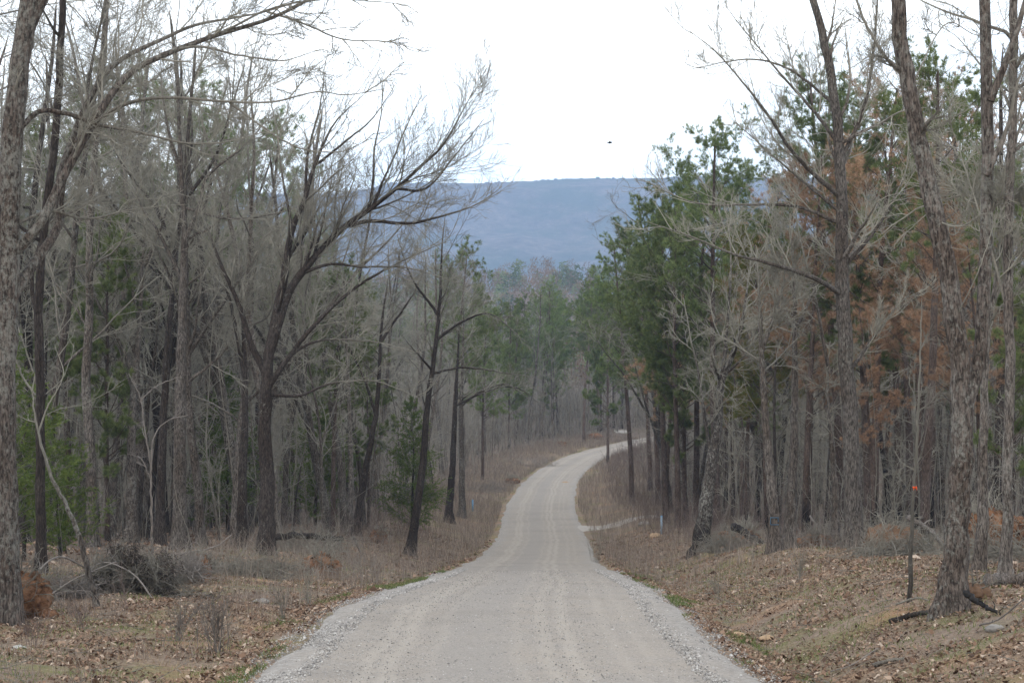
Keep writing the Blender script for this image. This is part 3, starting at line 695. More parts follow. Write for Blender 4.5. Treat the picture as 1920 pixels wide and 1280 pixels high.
hero('bare_tree', 48, ([(1603, 1048), (1600, 940), (1596, 820), (1588, 700), (1580, 560), (1578, 420), (1574, 280), (1560, 150), (1535, 40), (1510, -50)], 34, 12),
     [([(1576, 370, 0), (1520, 320, -.4), (1475, 270, -.8), (1440, 215, -1.2), (1385, 145, -1.4), (1340, 95, -1.5), (1290, 55, -1.5)], 10, 2.5),
      ([(1580, 555, 0), (1545, 530, -.5), (1495, 508, -1), (1430, 490, -1.4), (1370, 475, -1.6), (1290, 440, -1.6), (1215, 415, -1.6)], 11, 2.),
      ([(1574, 270), (1520, 200), (1450, 120), (1400, 60), (1360, 10)], 8, 2.5), ([(1578, 420), (1500, 390), (1400, 385), (1300, 380), (1200, 335)], 8, 2),
      ([(1578, 300), (1620, 200), (1640, 90), (1650, -30)], 9, 3), ([(1580, 500), (1640, 430), (1690, 340), (1710, 250)], 9, 3), ([(1568, 200), (1480, 130), (1400, 110), (1290, 130)], 7, 2),
      ([(1578, 400), (1500, 340), (1430, 280), (1360, 225)], 7, 2), ([(1590, 700), (1650, 620), (1690, 570), (1735, 545)], 9, 4)],
     'tall many-limbed grey tree on the right, branches reaching far left over the skyline', M_BARK, 21, .4, .4,
     dict(trunk=dict(limbs=12, t0=.42, Lf=.26, ang=.6), stem=dict(limbs=9, t0=.12, Lf=.36, ang=.5, l2=5.5, up=.07, wig=.07)), tw=.0048)
hero('bare_tree', 50, ([(1568, 1046), (1566, 940), (1560, 840), (1552, 740), (1556, 640)], 15, 8), [([(1556, 700), (1530, 560), (1500, 440), (1490, 340)], 8, 3)],
     'thin trunk sharing its foot with the tall many-limbed grey tree', M_BARK, 22)
hero('bare_tree', 60, ([(1313, 1035), (1322, 960), (1332, 880), (1345, 800), (1352, 720), (1378, 650), (1395, 590), (1405, 500)], 30, 10),
     [([(1334, 860), (1322, 780), (1312, 700), (1300, 640), (1285, 560)], 9, 3), ([(1352, 720), (1365, 600), (1372, 480), (1360, 380)], 9, 3)],
     'lichen-spotted tree with a black foot leaning right, nearest the road on the right', M_FOOT, 23, .6, .5)
hero('bare_tree', 47, ([(1457, 1048), (1450, 960), (1442, 860), (1434, 760), (1428, 660), (1424, 560), (1418, 460)], 22, 9),
     [([(1428, 660), (1465, 560), (1480, 460)], 9, 3)], 'brown-grey trunk marked with a pale blue paint square', M_BARK, 24)
PAINTC = LASTC
hero('bare_tree', 49, ([(1480, 1046), (1482, 960), (1488, 860), (1490, 760), (1490, 640), (1488, 520), (1480, 400)], 21, 9),
     [([(1490, 620), (1540, 520), (1570, 440)], 8, 3)], 'rough trunk immediately right of the trunk with the blue paint square', M_BARK, 25)
hero('bare_tree', 33, ([(1838, 1085), (1842, 980), (1843, 880), (1846, 760), (1850, 650), (1870, 500), (1885, 330)], 24, 14),
     [([(1850, 600), (1890, 500), (1925, 380)], 9, 4)], 'medium trunk standing just behind the swollen twin-stemmed tree', M_BARK, 26, .3)
hero('bare_tree', 32, ([(1886, 1092), (1888, 980), (1890, 860), (1893, 700), (1890, 520), (1895, 300), (1900, 100), (1900, -60)], 20, 14),
     [([(1893, 600), (1860, 480), (1830, 380), (1790, 250)], 7, 3), ([(1895, 300), (1925, 200), (1950, 100)], 7, 3)], 'rightmost brown trunk standing over fallen branches', M_BARK, 27, .35)
hero('sapling', 28, ([(1706, 1112), (1708, 1020), (1712, 940), (1718, 860), (1722, 760), (1726, 660), (1728, 560)], 9, 3), [],
     'thin dark sapling with an orange ribbon, left of the swollen twin-stemmed tree', M_BARK_DK, 28, .1, .2, dict(trunk=dict(limbs=9, t0=.3, Lf=.2, dens=.6), stem=None), tw=.003)
SAPC = LASTC
hero('dead_tree', 55, ([(1580, 700), (1640, 640), (1690, 590), (1740, 545), (1790, 470)], 10, 7), [], 'dead leaning tree', M_DEAD, 29, 0) if False else None

#@@GENERIC
bare = [make_bare(11, 17, .17, fork=0, limbs=13), make_bare(12, 19, .20, (.04, 0), fork=2, limbs=11, m=M_BARK_DK), make_bare(13, 15, .13, (-.06, .03), m=M_BARK, t0=.25, limbs=13),
        make_bare(14, 18, .22, (0, .03), fork=3, m=M_BARK_PALE, t0=.4, limbs=9), make_bare(15, 13, .09, (.08, 0), m=M_BARK_DK, t0=.25, limbs=13, ang=1.1), make_bare(16, 20, .19, (.02, .02), fork=1, t0=.45, m=M_BARK, limbs=11),
        make_bare(17, 16, .15, (-.03, 0), fork=2, t0=.3, m=M_BARK, limbs=11), make_bare(18, 12, .07, (.04, .02), t0=.15, m=M_BARK, limbs=16, Lf=.32, ang=1.15), make_bare(19, 14, .08, (-.05, .02), fork=1, t0=.2, m=M_BARK, limbs=13, Lf=.3)]
pines = [make_pine(31, 20, .21, .47, nb=58, bl=3.7), make_pine(32, 18, .18, .36, nb=58, bl=3.4), make_pine(33, 21, .23, .52, nb=54, bl=4.2), make_pine(34, 15, .13, .22, nb=54, bl=2.8)]
def recolour(ms, nm): 
    f = ms[2].copy(); f.materials[0] = nm; t_ = ms[0].copy(); t_.materials[0] = M_PINE_BURNT; return (t_, ms[1], f)
pines_b = [recolour(p, M_NEEDLE_B) for p in (make_pine(36, 19, .19, .42, nb=50, bl=3.2, per=13), make_pine(37, 17, .16, .38, nb=46, bl=2.8, per=13), make_pine(38, 20, .2, .50, nb=44, bl=3.6, per=13))]; pines_y = [recolour(pines[1], M_NEEDLE_Y)]
sapl = [make_bare(41, 6.5, .035, (.08, 0), t0=.15, tw=.005, limbs=10, dens=.75, Lf=.3), make_bare(42, 5, .028, (-.1, .05), t0=.2, tw=.005, limbs=9, dens=.75, Lf=.35, m=M_BARK_PALE), make_bare(43, 8, .05, (.03, -.05), t0=.25, tw=.005, limbs=11, dens=.75, m=M_BARK_DK)]
cedars = [make_cedar(51, 5.5, .07, 1.7, nb=130), make_cedar(52, 4.2, .06, 1.4, nb=100), make_cedar(53, 7, .09, 2.0, nb=170)]
SRC = {}
def put(kind, idx, ms, names, name, x, Y, s, rz, label, catg, group):
    z = gz(x, Y) ; key = (kind, idx)
    if key in SRC: return copy_tree(SRC[key], (x, Y, z), rz, s, label, group)
    SRC[key] = plant(name, ms, names, (x, Y, z), rz, s, label, catg, group); return SRC[key]
KN = {'bare': ('bare_tree', ('trunk', 'crown'), 'tree'), 'pine': ('pine_tree', ('trunk', 'branches', 'needles'), 'pine'), 'pineb': ('scorched_pine_tree', ('trunk', 'branches', 'needles'), 'pine'),
      'piney': ('yellowing_pine_tree', ('trunk', 'branches', 'needles'), 'pine'), 'sap': ('sapling', ('trunk', 'crown'), 'sapling'), 'cedar': ('cedar_tree', ('trunk', 'branches', 'foliage'), 'cedar')}
KM = {'bare': bare, 'pine': pines, 'pineb': pines_b, 'piney': pines_y, 'sap': sapl, 'cedar': cedars}
WORD = {'bare': 'leafless grey tree', 'pine': 'green-topped pine', 'pineb': 'pine with scorched orange-brown needles', 'piney': 'pine with yellowing needles', 'sap': 'thin bare sapling', 'cedar': 'low dark green cedar'}
PL = {'bare': 'leafless trees', 'pine': 'green pines', 'pineb': 'scorched pines', 'piney': 'yellowing pines', 'sap': 'saplings', 'cedar': 'cedars'}
LOOK = {'bare': ['slender straight bare tree', 'dark forked bare tree', 'slim bare tree leaning a little', 'wide three-stemmed grey tree', 'thin dark leaning tree', 'tall bare tree with high crown', 'two-stemmed bare tree', 'short dark twiggy tree', 'narrow forked grey tree'],
        'pine': ['full-crowned green pine', 'low-branched green pine', 'high-crowned broad pine', 'small bushy green pine'], 'pineb': ['scorched full-crowned pine', 'scorched low-branched pine', 'scorched high-crowned pine'],
        'piney': ['yellowing pine'], 'sap': ['thin leaning sapling', 'pale small sapling', 'dark upright sapling'], 'cedar': ['medium green cedar', 'low green cedar', 'large green cedar']}
MARKS = [(-60, None), (50, 'the massive left edge trunk'), (150, 'the pale leaning sapling'), (290, 'the dark brush pile'), (400, 'the thick straight grey trunk'), (560, 'the low forking tree'), (690, 'the orange clay root ball'),
         (830, 'the green verge cedar'), (960, 'the paired verge trunks'), (1160, 'the bend of the road'), (1230, 'the gap-side pine'), (1300, 'the blue post'), (1420, 'the lichen-spotted tree'), (1530, 'the blue-marked trunk'),
         (1660, 'the many-limbed tree'), (1760, 'the ribboned sapling'), (1980, 'the swollen twin-stemmed tree')]
REC = []
def name_all():
    from collections import defaultdict
    D_ = defaultdict(list)
    for o, kind, idx, x, Y in REC:
        px = 960 + F * x / Y
        if px < -60: w_ = 'beyond the left end of the wood'
        elif px > 1980: w_ = 'beyond the right end of the wood'
        else:
            w_ = ('close behind ' if Y < 90 else 'further behind ' if Y < 140 else 'far behind ' if Y < 240 else 'far beyond ') + [m for p_, m in MARKS if m and px <= p_][0]
        D_[LOOK[kind][idx] + ' ' + w_].append((px, o))
    O = ['leftmost', 'second from left', 'third from left', 'fourth from left', 'fifth from left', 'sixth from left', 'seventh from left', 'eighth from left', 'ninth from left']
    for k_, l_ in D_.items():
        l_.sort(key=lambda a: a[0])
        for i, (px, o) in enumerate(l_):
            if len(l_) == 1: o['label'] = k_
            elif i == len(l_) - 1: o['label'] = k_ + ', rightmost'
            elif i < 9: o['label'] = k_ + ', ' + O[i]
            else: o['label'] = k_ + ', near the right end'
def zone(x, Y):
    if Y > 232: return 'beyond the far bend of the road'
    side = 'left' if x < XL(Y) else 'right'
    rank = 'front part' if Y < 85 else ('middle' if Y < 140 else 'back')
    return '%s of the wood %s of the road' % ('in the ' + rank, side)
def addgen(kind, x, Y, s=1., rz=None, idx=None, label=None, rr=random.Random(9)):
    name, parts, catg = KN[kind]; idx = rr.randrange(len(KM[kind])) if idx is None else idx
    rz = rr.uniform(0, 6.28) if rz is None else rz
    zn = zone(x, Y)
    o = put(kind, idx, KM[kind][idx], parts, name, x, Y, s, rz, label or '%s %s' % (WORD[kind], zn), catg, '%s %s' % (PL[kind], zn))
    if not label: REC.append((o, kind, idx, x, Y))
    return o
def addpx(kind, px, D, top=None, s=1., idx=0, label=None, rz=1.):
    x = XP(px, D); TAKEN.append((x, D))
    if top is not None:  # choose the scale from the photo's tree top row
        H = P(px, top, D)[2] - gz(x, D); me = KM[kind][idx][-1]
        zz = np.zeros(len(me.vertices) * 3, np.float32); me.vertices.foreach_get('co', zz)
        s = H / float(np.percentile(zz[2::3], 99.8))
    return addgen(kind, x, D, s, rz, idx, label)
# specific trees of the photo
for a in [('cedar', 772, 88, 745, 2, 'bushy green cedar behind the slender leaning tree on the left verge'),
          ('cedar', 110, 52, 745, 0, 'yellow-green cedar in shade behind the leaning pale sapling'), ('cedar', 20, 48, 610, 2, 'green cedar half hidden by the massive left edge trunk'),
          ('cedar', 425, 78, 690, 2, 'dark cedar between the grey trunk and the low forking tree'), ('cedar', 590, 90, 700, 0, 'dull green cedar behind the right side of the low forking tree'),
          ('pine', 848, 150, 445, 0, 'lone round-topped pine rising above the left wood by the gap'), ('pine', 905, 165, 585, 1, 'short dark pine below the round-topped pine'),
          ('pine', 690, 95, 640, 3, 'young pine with feathery green boughs above the green cedar'),
          ('pine', 480, 100, 205, 0, 'tall pine with dark top high above the low forking tree'), ('pine', 400, 92, 120, 2, 'tallest dark pine at the upper left'),
          ('pine', 130, 80, 210, 1, 'pine with drooping dark boughs at the upper left edge'), ('pine', 265, 88, 110, 1, 'pine showing through the arching limbs, upper left'),
          ('pine', 200, 66, 380, 3, 'small pine with a bright tuft low between the left limbs'),
          ('pine', 1185, 135, 430, 0, 'dark green pine bordering the right side of the skyline gap'), ('pine', 1235, 128, 390, 1, 'pine leaning over the gap behind the bordering pine'),
          ('pine', 1140, 195, 520, 3, 'shorter green pine left of the bordering pine'), ('pine', 1345, 92, 215, 2, 'tall grey-green round-topped pine against the sky on the right'),
          ('pine', 1250, 105, 330, 0, 'pine with a charred foot beside the blue post'), ('pine', 1285, 100, 400, 3, 'bushy pine left of the round-topped tall pine'), ('pine', 1272, 98, 360, 1, 'straight dark pine trunk close by the blue post'),
          ('pine', 1580, 75, 95, 0, 'pine rising behind the tall many-limbed grey tree'), ('pine', 1630, 70, 180, 1, 'pine with mid green boughs right of the tall many-limbed grey tree'),
          ('pine', 1735, 55, 60, 2, 'bright green pine top between the twin stems'), ('pine', 1890, 45, 330, 3, 'dense green pine at the right edge'),
          ('pineb', 1790, 60, 330, 1, 'orange-brown scorched pine seen between the twin stems'), ('pineb', 1720, 66, 300, 0, 'scorched pine left of the twin stems'),
          ('pineb', 1400, 85, 480, 2, 'reddish brown scorched pine behind the lichen-spotted tree'), ('pineb', 1640, 62, 560, 1, 'low scorched pine right of the many-limbed tree'),
          ('pineb', 1840, 52, 430, 0, 'scorched pine behind the right twin stem'), ('pineb', 1250, 112, 500, 1, 'brown scorched pine among green ones near the gap'),
          ('piney', 1440, 80, 420, 0, 'pine with yellow-green needles in the middle of the right wood'), ('pineb', 1520, 78, 440, 0, 'scorched pine left of the many-limbed tree'),
          ('pine', 1390, 95, 520, 1, 'shaded green pine behind the lichen-spotted tree'), ('pine', 1018, 255, 520, 0, 'dark pine standing up in the middle of the gap'),
          ('pine', 1045, 262, 548, 1, 'narrow pine right of the dark pine in the gap'), ('pine', 985, 270, 550, 1, 'blurred grey-green pine left of the gap centre'),
          ('pine', 1095, 235, 528, 2, 'broad pine over the bend of the road'), ('pine', 955, 215, 560, 3, 'grey-green pine at the left of the bend')]:
    addpx(a[0], a[1], a[2], a[3], idx=a[4], label=a[5], rz=a[1] * .7)
# many more, one object each
RR = random.Random(4)
def free(x, Y, dmin): return all((x - a) ** 2 + (Y - b) ** 2 > dmin * dmin for a, b in TAKEN)
HT = {}
def top_of(kind, idx):
    if (kind, idx) not in HT:
        me = KM[kind][idx][-1]; zz = np.zeros(len(me.vertices) * 3, np.float32); me.vertices.foreach_get('co', zz); HT[kind, idx] = float(np.percentile(zz[2::3], 99.8))
    return HT[kind, idx]
def skyline(px, pine):
    if pine: return float(np.interp(px, [0, 300, 420, 540, 600, 700, 780, 850, 900, 960, 1110, 1140, 1200, 1260, 1300, 1400, 1440, 1500, 1600, 1920], [30, 60, 130, 300, 400, 420, 480, 450, 520, 535, 530, 500, 440, 380, 300, 240, 300, 260, 150, 60]))
    return float(np.interp(px, [0, 480, 540, 700, 800, 900, 945, 980, 1110, 1150, 1190, 1240, 1300, 1400, 1480], [-400, -50, 130, 200, 330, 440, 470, 520, 515, 400, 330, 250, 180, 60, -200]))
def fill(n, y0, y1, side, kinds, dmin, off, spread=.36, smin=.8, smax=1.15, far=60):
    c = 0; tries = 0
    while c < n and tries < n * 60:
        tries += 1
        Y = math.sqrt(RR.uniform(y0 * y0, y1 * y1))
        if side == 'l': e = float(XL(Y)); lo, hi = -spread * Y - 3, e - off
        elif side == 'r': e = float(XR(Y)); lo, hi = e + off, spread * Y + 3
        else: lo, hi = -.2 * Y, .25 * Y
        if hi < lo: continue
        x = RR.uniform(lo, hi)
        if side == 'c' and XL(Y) - off < x < XR(Y) + off: continue
        if not free(x, Y, dmin): continue
        k = RR.choices([a for a, _ in kinds], [b for _, b in kinds])[0]
        ix = RR.randrange(len(KM[k])); sc_ = RR.uniform(smin, smax); px_ = 960 + F * x / Y
        if k == 'bare' and Y < 160 and (px_ < 480 or px_ > 1480): sc_ *= 1.28
        if k != 'sap' and -100 < px_ < 2020:
            H = P(px_, skyline(px_, k.startswith('pine')), Y)[2] - gz(x, Y); sc_ = min(sc_, H * RR.uniform(.82, 1.02) / top_of(k, ix))
            if sc_ < .45: continue
        if k != 'sap': TAKEN.append((x, Y))
        addgen(k, x, Y, sc_, idx=ix); c += 1
fill(118, 58, 130, 'l', [('bare', 9), ('pine', .12), ('cedar', .35)], 1.3, 5, .32)
fill(85, 130, 240, 'l', [('bare', 7), ('pine', 1.5)], 2.0, 5.5, .32)
fill(72, 62, 130, 'r', [('bare', 5), ('pine', 1.3), ('pineb', 3), ('piney', .6)], 1.7, 5.5, .32)
fill(70, 130, 245, 'r', [('bare', 4.5), ('pine', 3), ('pineb', 1.6)], 2.2, 6, .32)
fill(120, 243, 320, 'c', [('bare', 4), ('pine', 6)], 2.2, 4, .3)
fill(45, 320, 420, 'c', [('bare', 4), ('pine', 4)], 3, 5, .3)
fill(95, 48, 150, 'l', [('sap', 1)], .6, 5.5, .32, .8, 1.5)
fill(75, 55, 150, 'r', [('sap', 1)], .6, 5, .32, .8, 1.5)
for (x, Y) in [(-14, 16), (-13, 22), (13, 14), (15, 21), (-17, 30), (16.5, 33)]: addgen('bare', x, Y, 1.)
name_all()
#@@SCATTER
# ------------------------------------------------------------------ far wood (beyond counting)
rg = np.random.default_rng(77)
n = 5600; Yf = np.sqrt(rg.uniform(400 ** 2, 1250 ** 2, n)); xf = rg.uniform(-.33, .33, n) * Yf
zf = G(xf, Yf); hf = rg.uniform(9, 16, n); E = []
per = 130
th = rg.uniform(0, 6.28, (n, per)); rad = rg.uniform(0, 1, (n, per)) ** .6 * 3.4; zz = rg.uniform(.25, 1, (n, per))
rad = rad * np.sin(np.pi * np.clip(zz * .8 + .1, 0, 1)) ** .6
E = np.stack([xf[:, None] + rad * np.cos(th), Yf[:, None] + rad * np.sin(th), zf[:, None] + zz * hf[:, None]], -1).reshape(-1, 3)
Dr = rg.normal(0, 1, E.shape) * .6; Dr[:, 2] += .9
tone = np.repeat(rg.uniform(0, 1, n), per) * .7 + .3 * rg.uniform(0, 1, n * per)
isp = np.repeat(rg.uniform(0, 1, n) < .28, per)
o = blades(E[~isp], Dr[~isp], 1.3, .28, rg, 'far_bare_wood', M_FARTWIG, rnd=tone[~isp]); tag(o, 'brownish far-off bare wood filling the valley below the ridge', 'far wood', kind='stuff')
o = blades(E[isp], Dr[isp] * np.array([1, 1, .3]), 1.5, .7, rg, 'far_pine_wood', M_NEEDLE, rnd=tone[isp]); tag(o, 'dark green far-off pines scattered in the valley wood', 'far wood', kind='stuff')
# undergrowth twigs inside the woods
def scatter_xy(n, y0, y1, off0, off1, side, rg, p=1.5):
    Y = (y0 ** p + (y1 ** p - y0 ** p) * rg.uniform(0, 1, n)) ** (1 / p)
    d = rg.uniform(off0, off1, n); s = np.where(rg.uniform(0, 1, n) < side, -1, 1)
    return np.where(s < 0, XL(Y) - d, XR(Y) + d), Y, d, s
rg = np.random.default_rng(88); mb = MB()
x, Y, d, s = scatter_xy(12000, 50, 330, 3.5, 70, .55, rg, 1.8)
S = np.stack([x, Y, G(x, Y) - .05], -1); Dr = rg.normal(0, .35, S.shape); Dr[:, 2] = 1; Dr /= np.linalg.norm(Dr, axis=1, keepdims=True)
wd = .005 + Y * 6e-5
P1, R1 = grow(S, Dr, rg.uniform(.9, 4.6, len(x)) * sm(d, 2, 8) + .3, wd * 1.3, wd * .6, 5, .12, .03, rg); mb.tubes(P1, R1, 3)
S, Dr, L, r0, _ = kids(P1, R1, 4, .2, 1, .6, .25, .5, .7, rg, .004); P2, R2 = grow(S, Dr, L, r0, r0 * .6, 4, .15, .03, rg); mb.tubes(P2, R2, 3)
tag(mb.build('undergrowth', [M_DEBRIS]), 'grey-brown leafless undergrowth twigs filling the woods', 'undergrowth', kind='stuff')
mb = MB()
for n_, a_, b_2, o0, o1, sd_, h0, h1 in ((4200, 72, 300, 7, 60, .1, 1., 3.2), (1500, 135, 262, 2.5, 12, 0., 1., 2.6), (900, 60, 140, 3, 8, .3, .8, 1.9)):
    x, Y, d, s = scatter_xy(n_, a_, b_2, o0, o1, sd_, rg, 1.2)
    S = np.stack([x, Y, G(x, Y) - .05], -1); Dr = rg.normal(0, .3, S.shape); Dr[:, 2] = 1; Dr /= np.linalg.norm(Dr, axis=1, keepdims=True)
    P1, R1 = grow(S, Dr, rg.uniform(h0, h1, len(x)), .004 + Y * 5e-5, .002 + Y * 3e-5, 5, .1, .03, rg); mb.tubes(P1, R1, 3)
    S, Dr, L, r0, _ = kids(P1, R1, 5, .1, 1, .5, .2, .55, .7, rg, .004); P2, R2 = grow(S, Dr, L, r0, r0 * .6, 4, .1, .03, rg); mb.tubes(P2, R2, 3)
tag(mb.build('verge_brush', [M_BRUSHW]), 'waist-high purplish brush at the wood edges and inside the bend', 'brush', kind='stuff')
mb = MB()
x, Y, d, s = scatter_xy(4600, 62, 300, 7, 75, .48, rg, 1.7)
S = np.stack([x, Y, G(x, Y) - .05], -1); Dr = rg.normal(0, .12, S.shape); Dr[:, 2] = 1; Dr /= np.linalg.norm(Dr, axis=1, keepdims=True)
wd = .012 + Y * 6e-5
P1, R1 = grow(S, Dr, rg.uniform(3.5, 9, len(x)), wd * 1.5, wd * .5, 7, .05, .03, rg); mb.tubes(P1, R1, 4)
S, Dr, L, r0, _ = kids(P1, R1, 7, .2, 1, .75, .2, .28, .5, rg, .006); P2, R2 = grow(S, Dr, L, r0, r0 * .6, 4, .1, .03, rg); mb.tubes(P2, R2, 3)
S, Dr, L, r0, _ = kids(P2, R2, 3, .2, 1, .6, .2, .5, .7, rg, .006); P2, R2 = grow(S, Dr, L, r0, r0 * .6, 3, .1, .03, rg); mb.tubes(P2, R2, 3)
x, Y, d, s = scatter_xy(2700, 66, 300, 6, 75, .75, rg, 1.6)
S = np.stack([x, Y, G(x, Y) - .05], -1); Dr = rg.normal(0, .07, S.shape); Dr[:, 2] = 1; Dr /= np.linalg.norm(Dr, axis=1, keepdims=True)
P1, R1 = grow(S, Dr, rg.uniform(7, 12.5, len(x)), rg.uniform(.03, .07, len(x)), np.full(len(x), .012), 9, .03, .02, rg); mb.tubes(P1, R1, 5)
S, Dr, L, r0, _ = kids(P1, R1, 10, .3, 1, .8, .2, .2, .4, rg, .010); P2, R2 = grow(S, Dr, L, r0, r0 * .6, 5, .1, .03, rg); mb.tubes(P2, R2, 3)
S, Dr, L, r0, _ = kids(P2, R2, 4, .2, 1, .6, .2, .5, .7, rg, .007); P2, R2 = grow(S, Dr, L, r0, r0 * .6, 3, .1, .03, rg); mb.tubes(P2, R2, 3)
tag(mb.build('thicket', [M_DEBRIS]), 'thicket of thin leafless poles deep in the woods', 'thicket', kind='stuff')
# dry weeds on the verges
rg = np.random.default_rng(91)
def weeds(n, y0, y1, o0, o1, side, hmin, hmax, nm, m, lab, dens_seed, thr, w0=.004, p=1.3, lean=.18):
    x, Y, d, s = scatter_xy(n, y0, y1, o0, o1, side, rg, p)
    keep = fbm(x / 1.6, Y / 2.6, dens_seed, 3) > thr + rg.normal(0, .1, n)
    x, Y = x[keep], Y[keep]
    E = np.stack([x, Y, G(x, Y) - .02], -1); Dr = rg.normal(0, lean, E.shape); Dr[:, 2] = 1
    h = rg.uniform(hmin, hmax, len(x)) * (1 + .35 * fbm(x / 1.1, Y / 1.1, dens_seed + 9, 2))
    o = blades(E, Dr, h, w0 + Y * 7e-5, rg, nm, m, bend=.5)
    return tag(o, lab, 'weeds', kind='stuff')
weeds(90000, 44, 250, .25, 7.5, .55, .35, 1.0, 'dry_weeds', M_WEED, 'tall purplish dry weeds lining both sides of the road as it drops away', 120, -.25)
weeds(22000, 21, 50, 1., 11, .8, .12, .5, 'dead_weed_stalks', M_WEED, 'short dead weed stalks on the near verges', 140, 0.0, .006)
weeds(52000, 20, 70, .3, 9, .5, .04, .14, 'dry_grass', M_STRAW, 'short straw-coloured dead grass on the verges', 150, -.1, .007, lean=.5)
weeds(26000, 50, 230, 5, 40, .5, .3, .9, 'wood_weeds', M_WEED, 'brown weeds and brush among the tree feet', 160, -.2)
# green grass patches close to the gravel edge
def grass(n, y0, y1, o0, o1, side, thr, seed, nm, lab, h0=.04, h1=.12):
    x, Y, d, s = scatter_xy(n, y0, y1, o0, o1, side, rg, 1.3)
    keep = fbm(x / .8, Y / 1.5, seed, 3) > thr + rg.normal(0, .06, n); x, Y = x[keep], Y[keep]
    E = np.stack([x, Y, G(x, Y) - .01], -1); Dr = rg.normal(0, .5, E.shape); Dr[:, 2] = 1
    return tag(blades(E, Dr, rg.uniform(h0, h1, len(x)), .008 + Y * 1e-4, rg, nm, M_GRASS, bend=.5), lab, 'grass', kind='stuff')
grass(46000, 20, 62, .0, .9, .55, .2, 170, 'green_grass', 'fresh green grass tufts fringing the gravel edges')
grass(60000, 20, 60, .8, 9, .5, .12, 181, 'green_clover', 'low green patches scattered through the fallen leaves')
grass(9000, 60, 240, 0, 1.2, .5, .2, 190, 'verge_grass', 'faint green grass along the far road edges', .06, .2)
# fallen leaves
def litter(n, y0, y1, off, side, nm, lab, sz=.045):
    x, Y, d, s = scatter_xy(n, y0, y1, .05, off, side, rg, 1.1)
    keep = 1.6 * fbm(x / 1.2, Y / 1.2, 200, 3) - .8 * fbm(x / .8, Y / .8, 8, 3) > -.5 + np.exp(-d * 1.5) * .4 + rg.normal(0, .25, n); x, Y = x[keep], Y[keep]; n = len(x)
    C = np.stack([x, Y, G(x, Y) + rg.uniform(.004, .035, n)], -1)
    a = rg.uniform(0, 6.28, n); tl = rg.normal(0, .45, (n, 2)); l = sz * rg.lognormal(0, .4, n)[:, None]; wv = .55 * l
    A = np.stack([np.cos(a), np.sin(a), tl[:, 0]], 1); B = np.stack([-np.sin(a), np.cos(a), tl[:, 1]], 1); up = np.array([0, 0, 1.]) * l * rg.uniform(-.1, .45, n)[:, None]
    V = np.stack([C - A * l, C - B * wv + up, C + A * l, C + B * wv + up], 1)
    i = np.arange(n)[:, None] * 4
    me = mk_mesh(nm, V, None, np.concatenate([i + [[0, 1, 2]], i + [[0, 2, 3]]]), [M_LITTER], smooth=False, attrs={'rnd': ('FACE', np.tile(rg.uniform(0, 1, n), 2))})
    return tag(link(nm, me), lab, 'fallen leaves', kind='stuff')
litter(170000, 19, 50, 10.5, .5, 'fallen_leaves', 'brown and tan fallen leaves carpeting the near banks', .020)
litter(26000, 19, 44, 11, .5, 'drifted_leaves', 'darker drifts of curled leaves in the hollows of the near banks', .034)
litter(45000, 50, 100, 16, .5, 'fallen_leaf_litter', 'brown leaf litter further along under the trees', .05)
mb = MB(); x, Y, d, s = scatter_xy(1500, 19, 60, .5, 11, .5, rg, 1.2)
S = np.stack([x, Y, G(x, Y) + .02], -1); Dr = rg.normal(0, 1, S.shape); Dr[:, 2] *= .08; Dr /= np.linalg.norm(Dr, axis=1, keepdims=True)
P1, R1 = grow(S, Dr, rg.uniform(.15, 1.1, len(x)) ** 1.3, rg.uniform(.004, .010, len(x)), np.full(len(x), .003), 6, .12, .004, rg); mb.tubes(P1, R1, 4)
S, Dr, L, r0, _ = kids(P1, R1, 2, .3, .9, .7, .2, .45, .6, rg, .003); P2, R2 = grow(S, Dr, L, r0, r0 * .7, 4, .12, .004, rg); mb.tubes(P2, R2, 3)
tag(mb.build('fallen_twigs', [M_DEBRIS]), 'small grey fallen twigs strewn over the leaves', 'twigs', kind='stuff')
# loose stones
def stones(n, y0, y1, u0, u1, sz, nm, lab):
    Y = y0 + (y1 - y0) * rg.uniform(0, 1, n) ** 1.2; uu = rg.uniform(u0, u1, n) * np.where(rg.uniform(0, 1, n) < .5, -1, 1)
    xl, xr = XL(Y), XR(Y); x = (xl + xr) / 2 + (xr - xl) / 2 * uu
    au = np.abs(uu)
    z = np.where(au < .97, RZ(Y) + .06 * (1 - uu ** 2) + .03 * np.exp(-((au - .82) / .08) ** 2) - .11 * sm(au, .93, 1), G(x, Y))
    s_ = sz * rg.lognormal(0, .35, n)[:, None, None]
    oc = np.array([[1, 0, 0], [-1, 0, 0], [0, 1, 0], [0, -1, 0], [0, 0, .7], [0, 0, -.7]])[None] * rg.uniform(.6, 1.25, (n, 6, 1))
    a = rg.uniform(0, 6.28, n); ca, sa = np.cos(a), np.sin(a)
    ox = oc[..., 0] * ca[:, None] - oc[..., 1] * sa[:, None]; oy = oc[..., 0] * sa[:, None] + oc[..., 1] * ca[:, None]
    V = np.stack([ox, oy, oc[..., 2]], -1) * s_ + np.stack([x, Y, z], -1)[:, None]
    f = np.array([[0, 2, 4], [2, 1, 4], [1, 3, 4], [3, 0, 4], [2, 0, 5], [1, 2, 5], [3, 1, 5], [0, 3, 5]])
    me = mk_mesh(nm, V, None, (np.arange(n)[:, None, None] * 6 + f[None]).reshape(-1, 3), [M_STONE], smooth=False, attrs={'rnd': ('FACE', np.repeat(rg.uniform(0, 1, n), 8))})
    return tag(link(nm, me), lab, 'gravel', kind='stuff')
stones(22000, 18, 60, .0, .95, .008, 'road_gravel', 'loose grey gravel strewn over the road')
stones(34000, 18, 62, .76, 1.12, .014, 'edge_gravel', 'coarser grey gravel thrown up along the road edges')
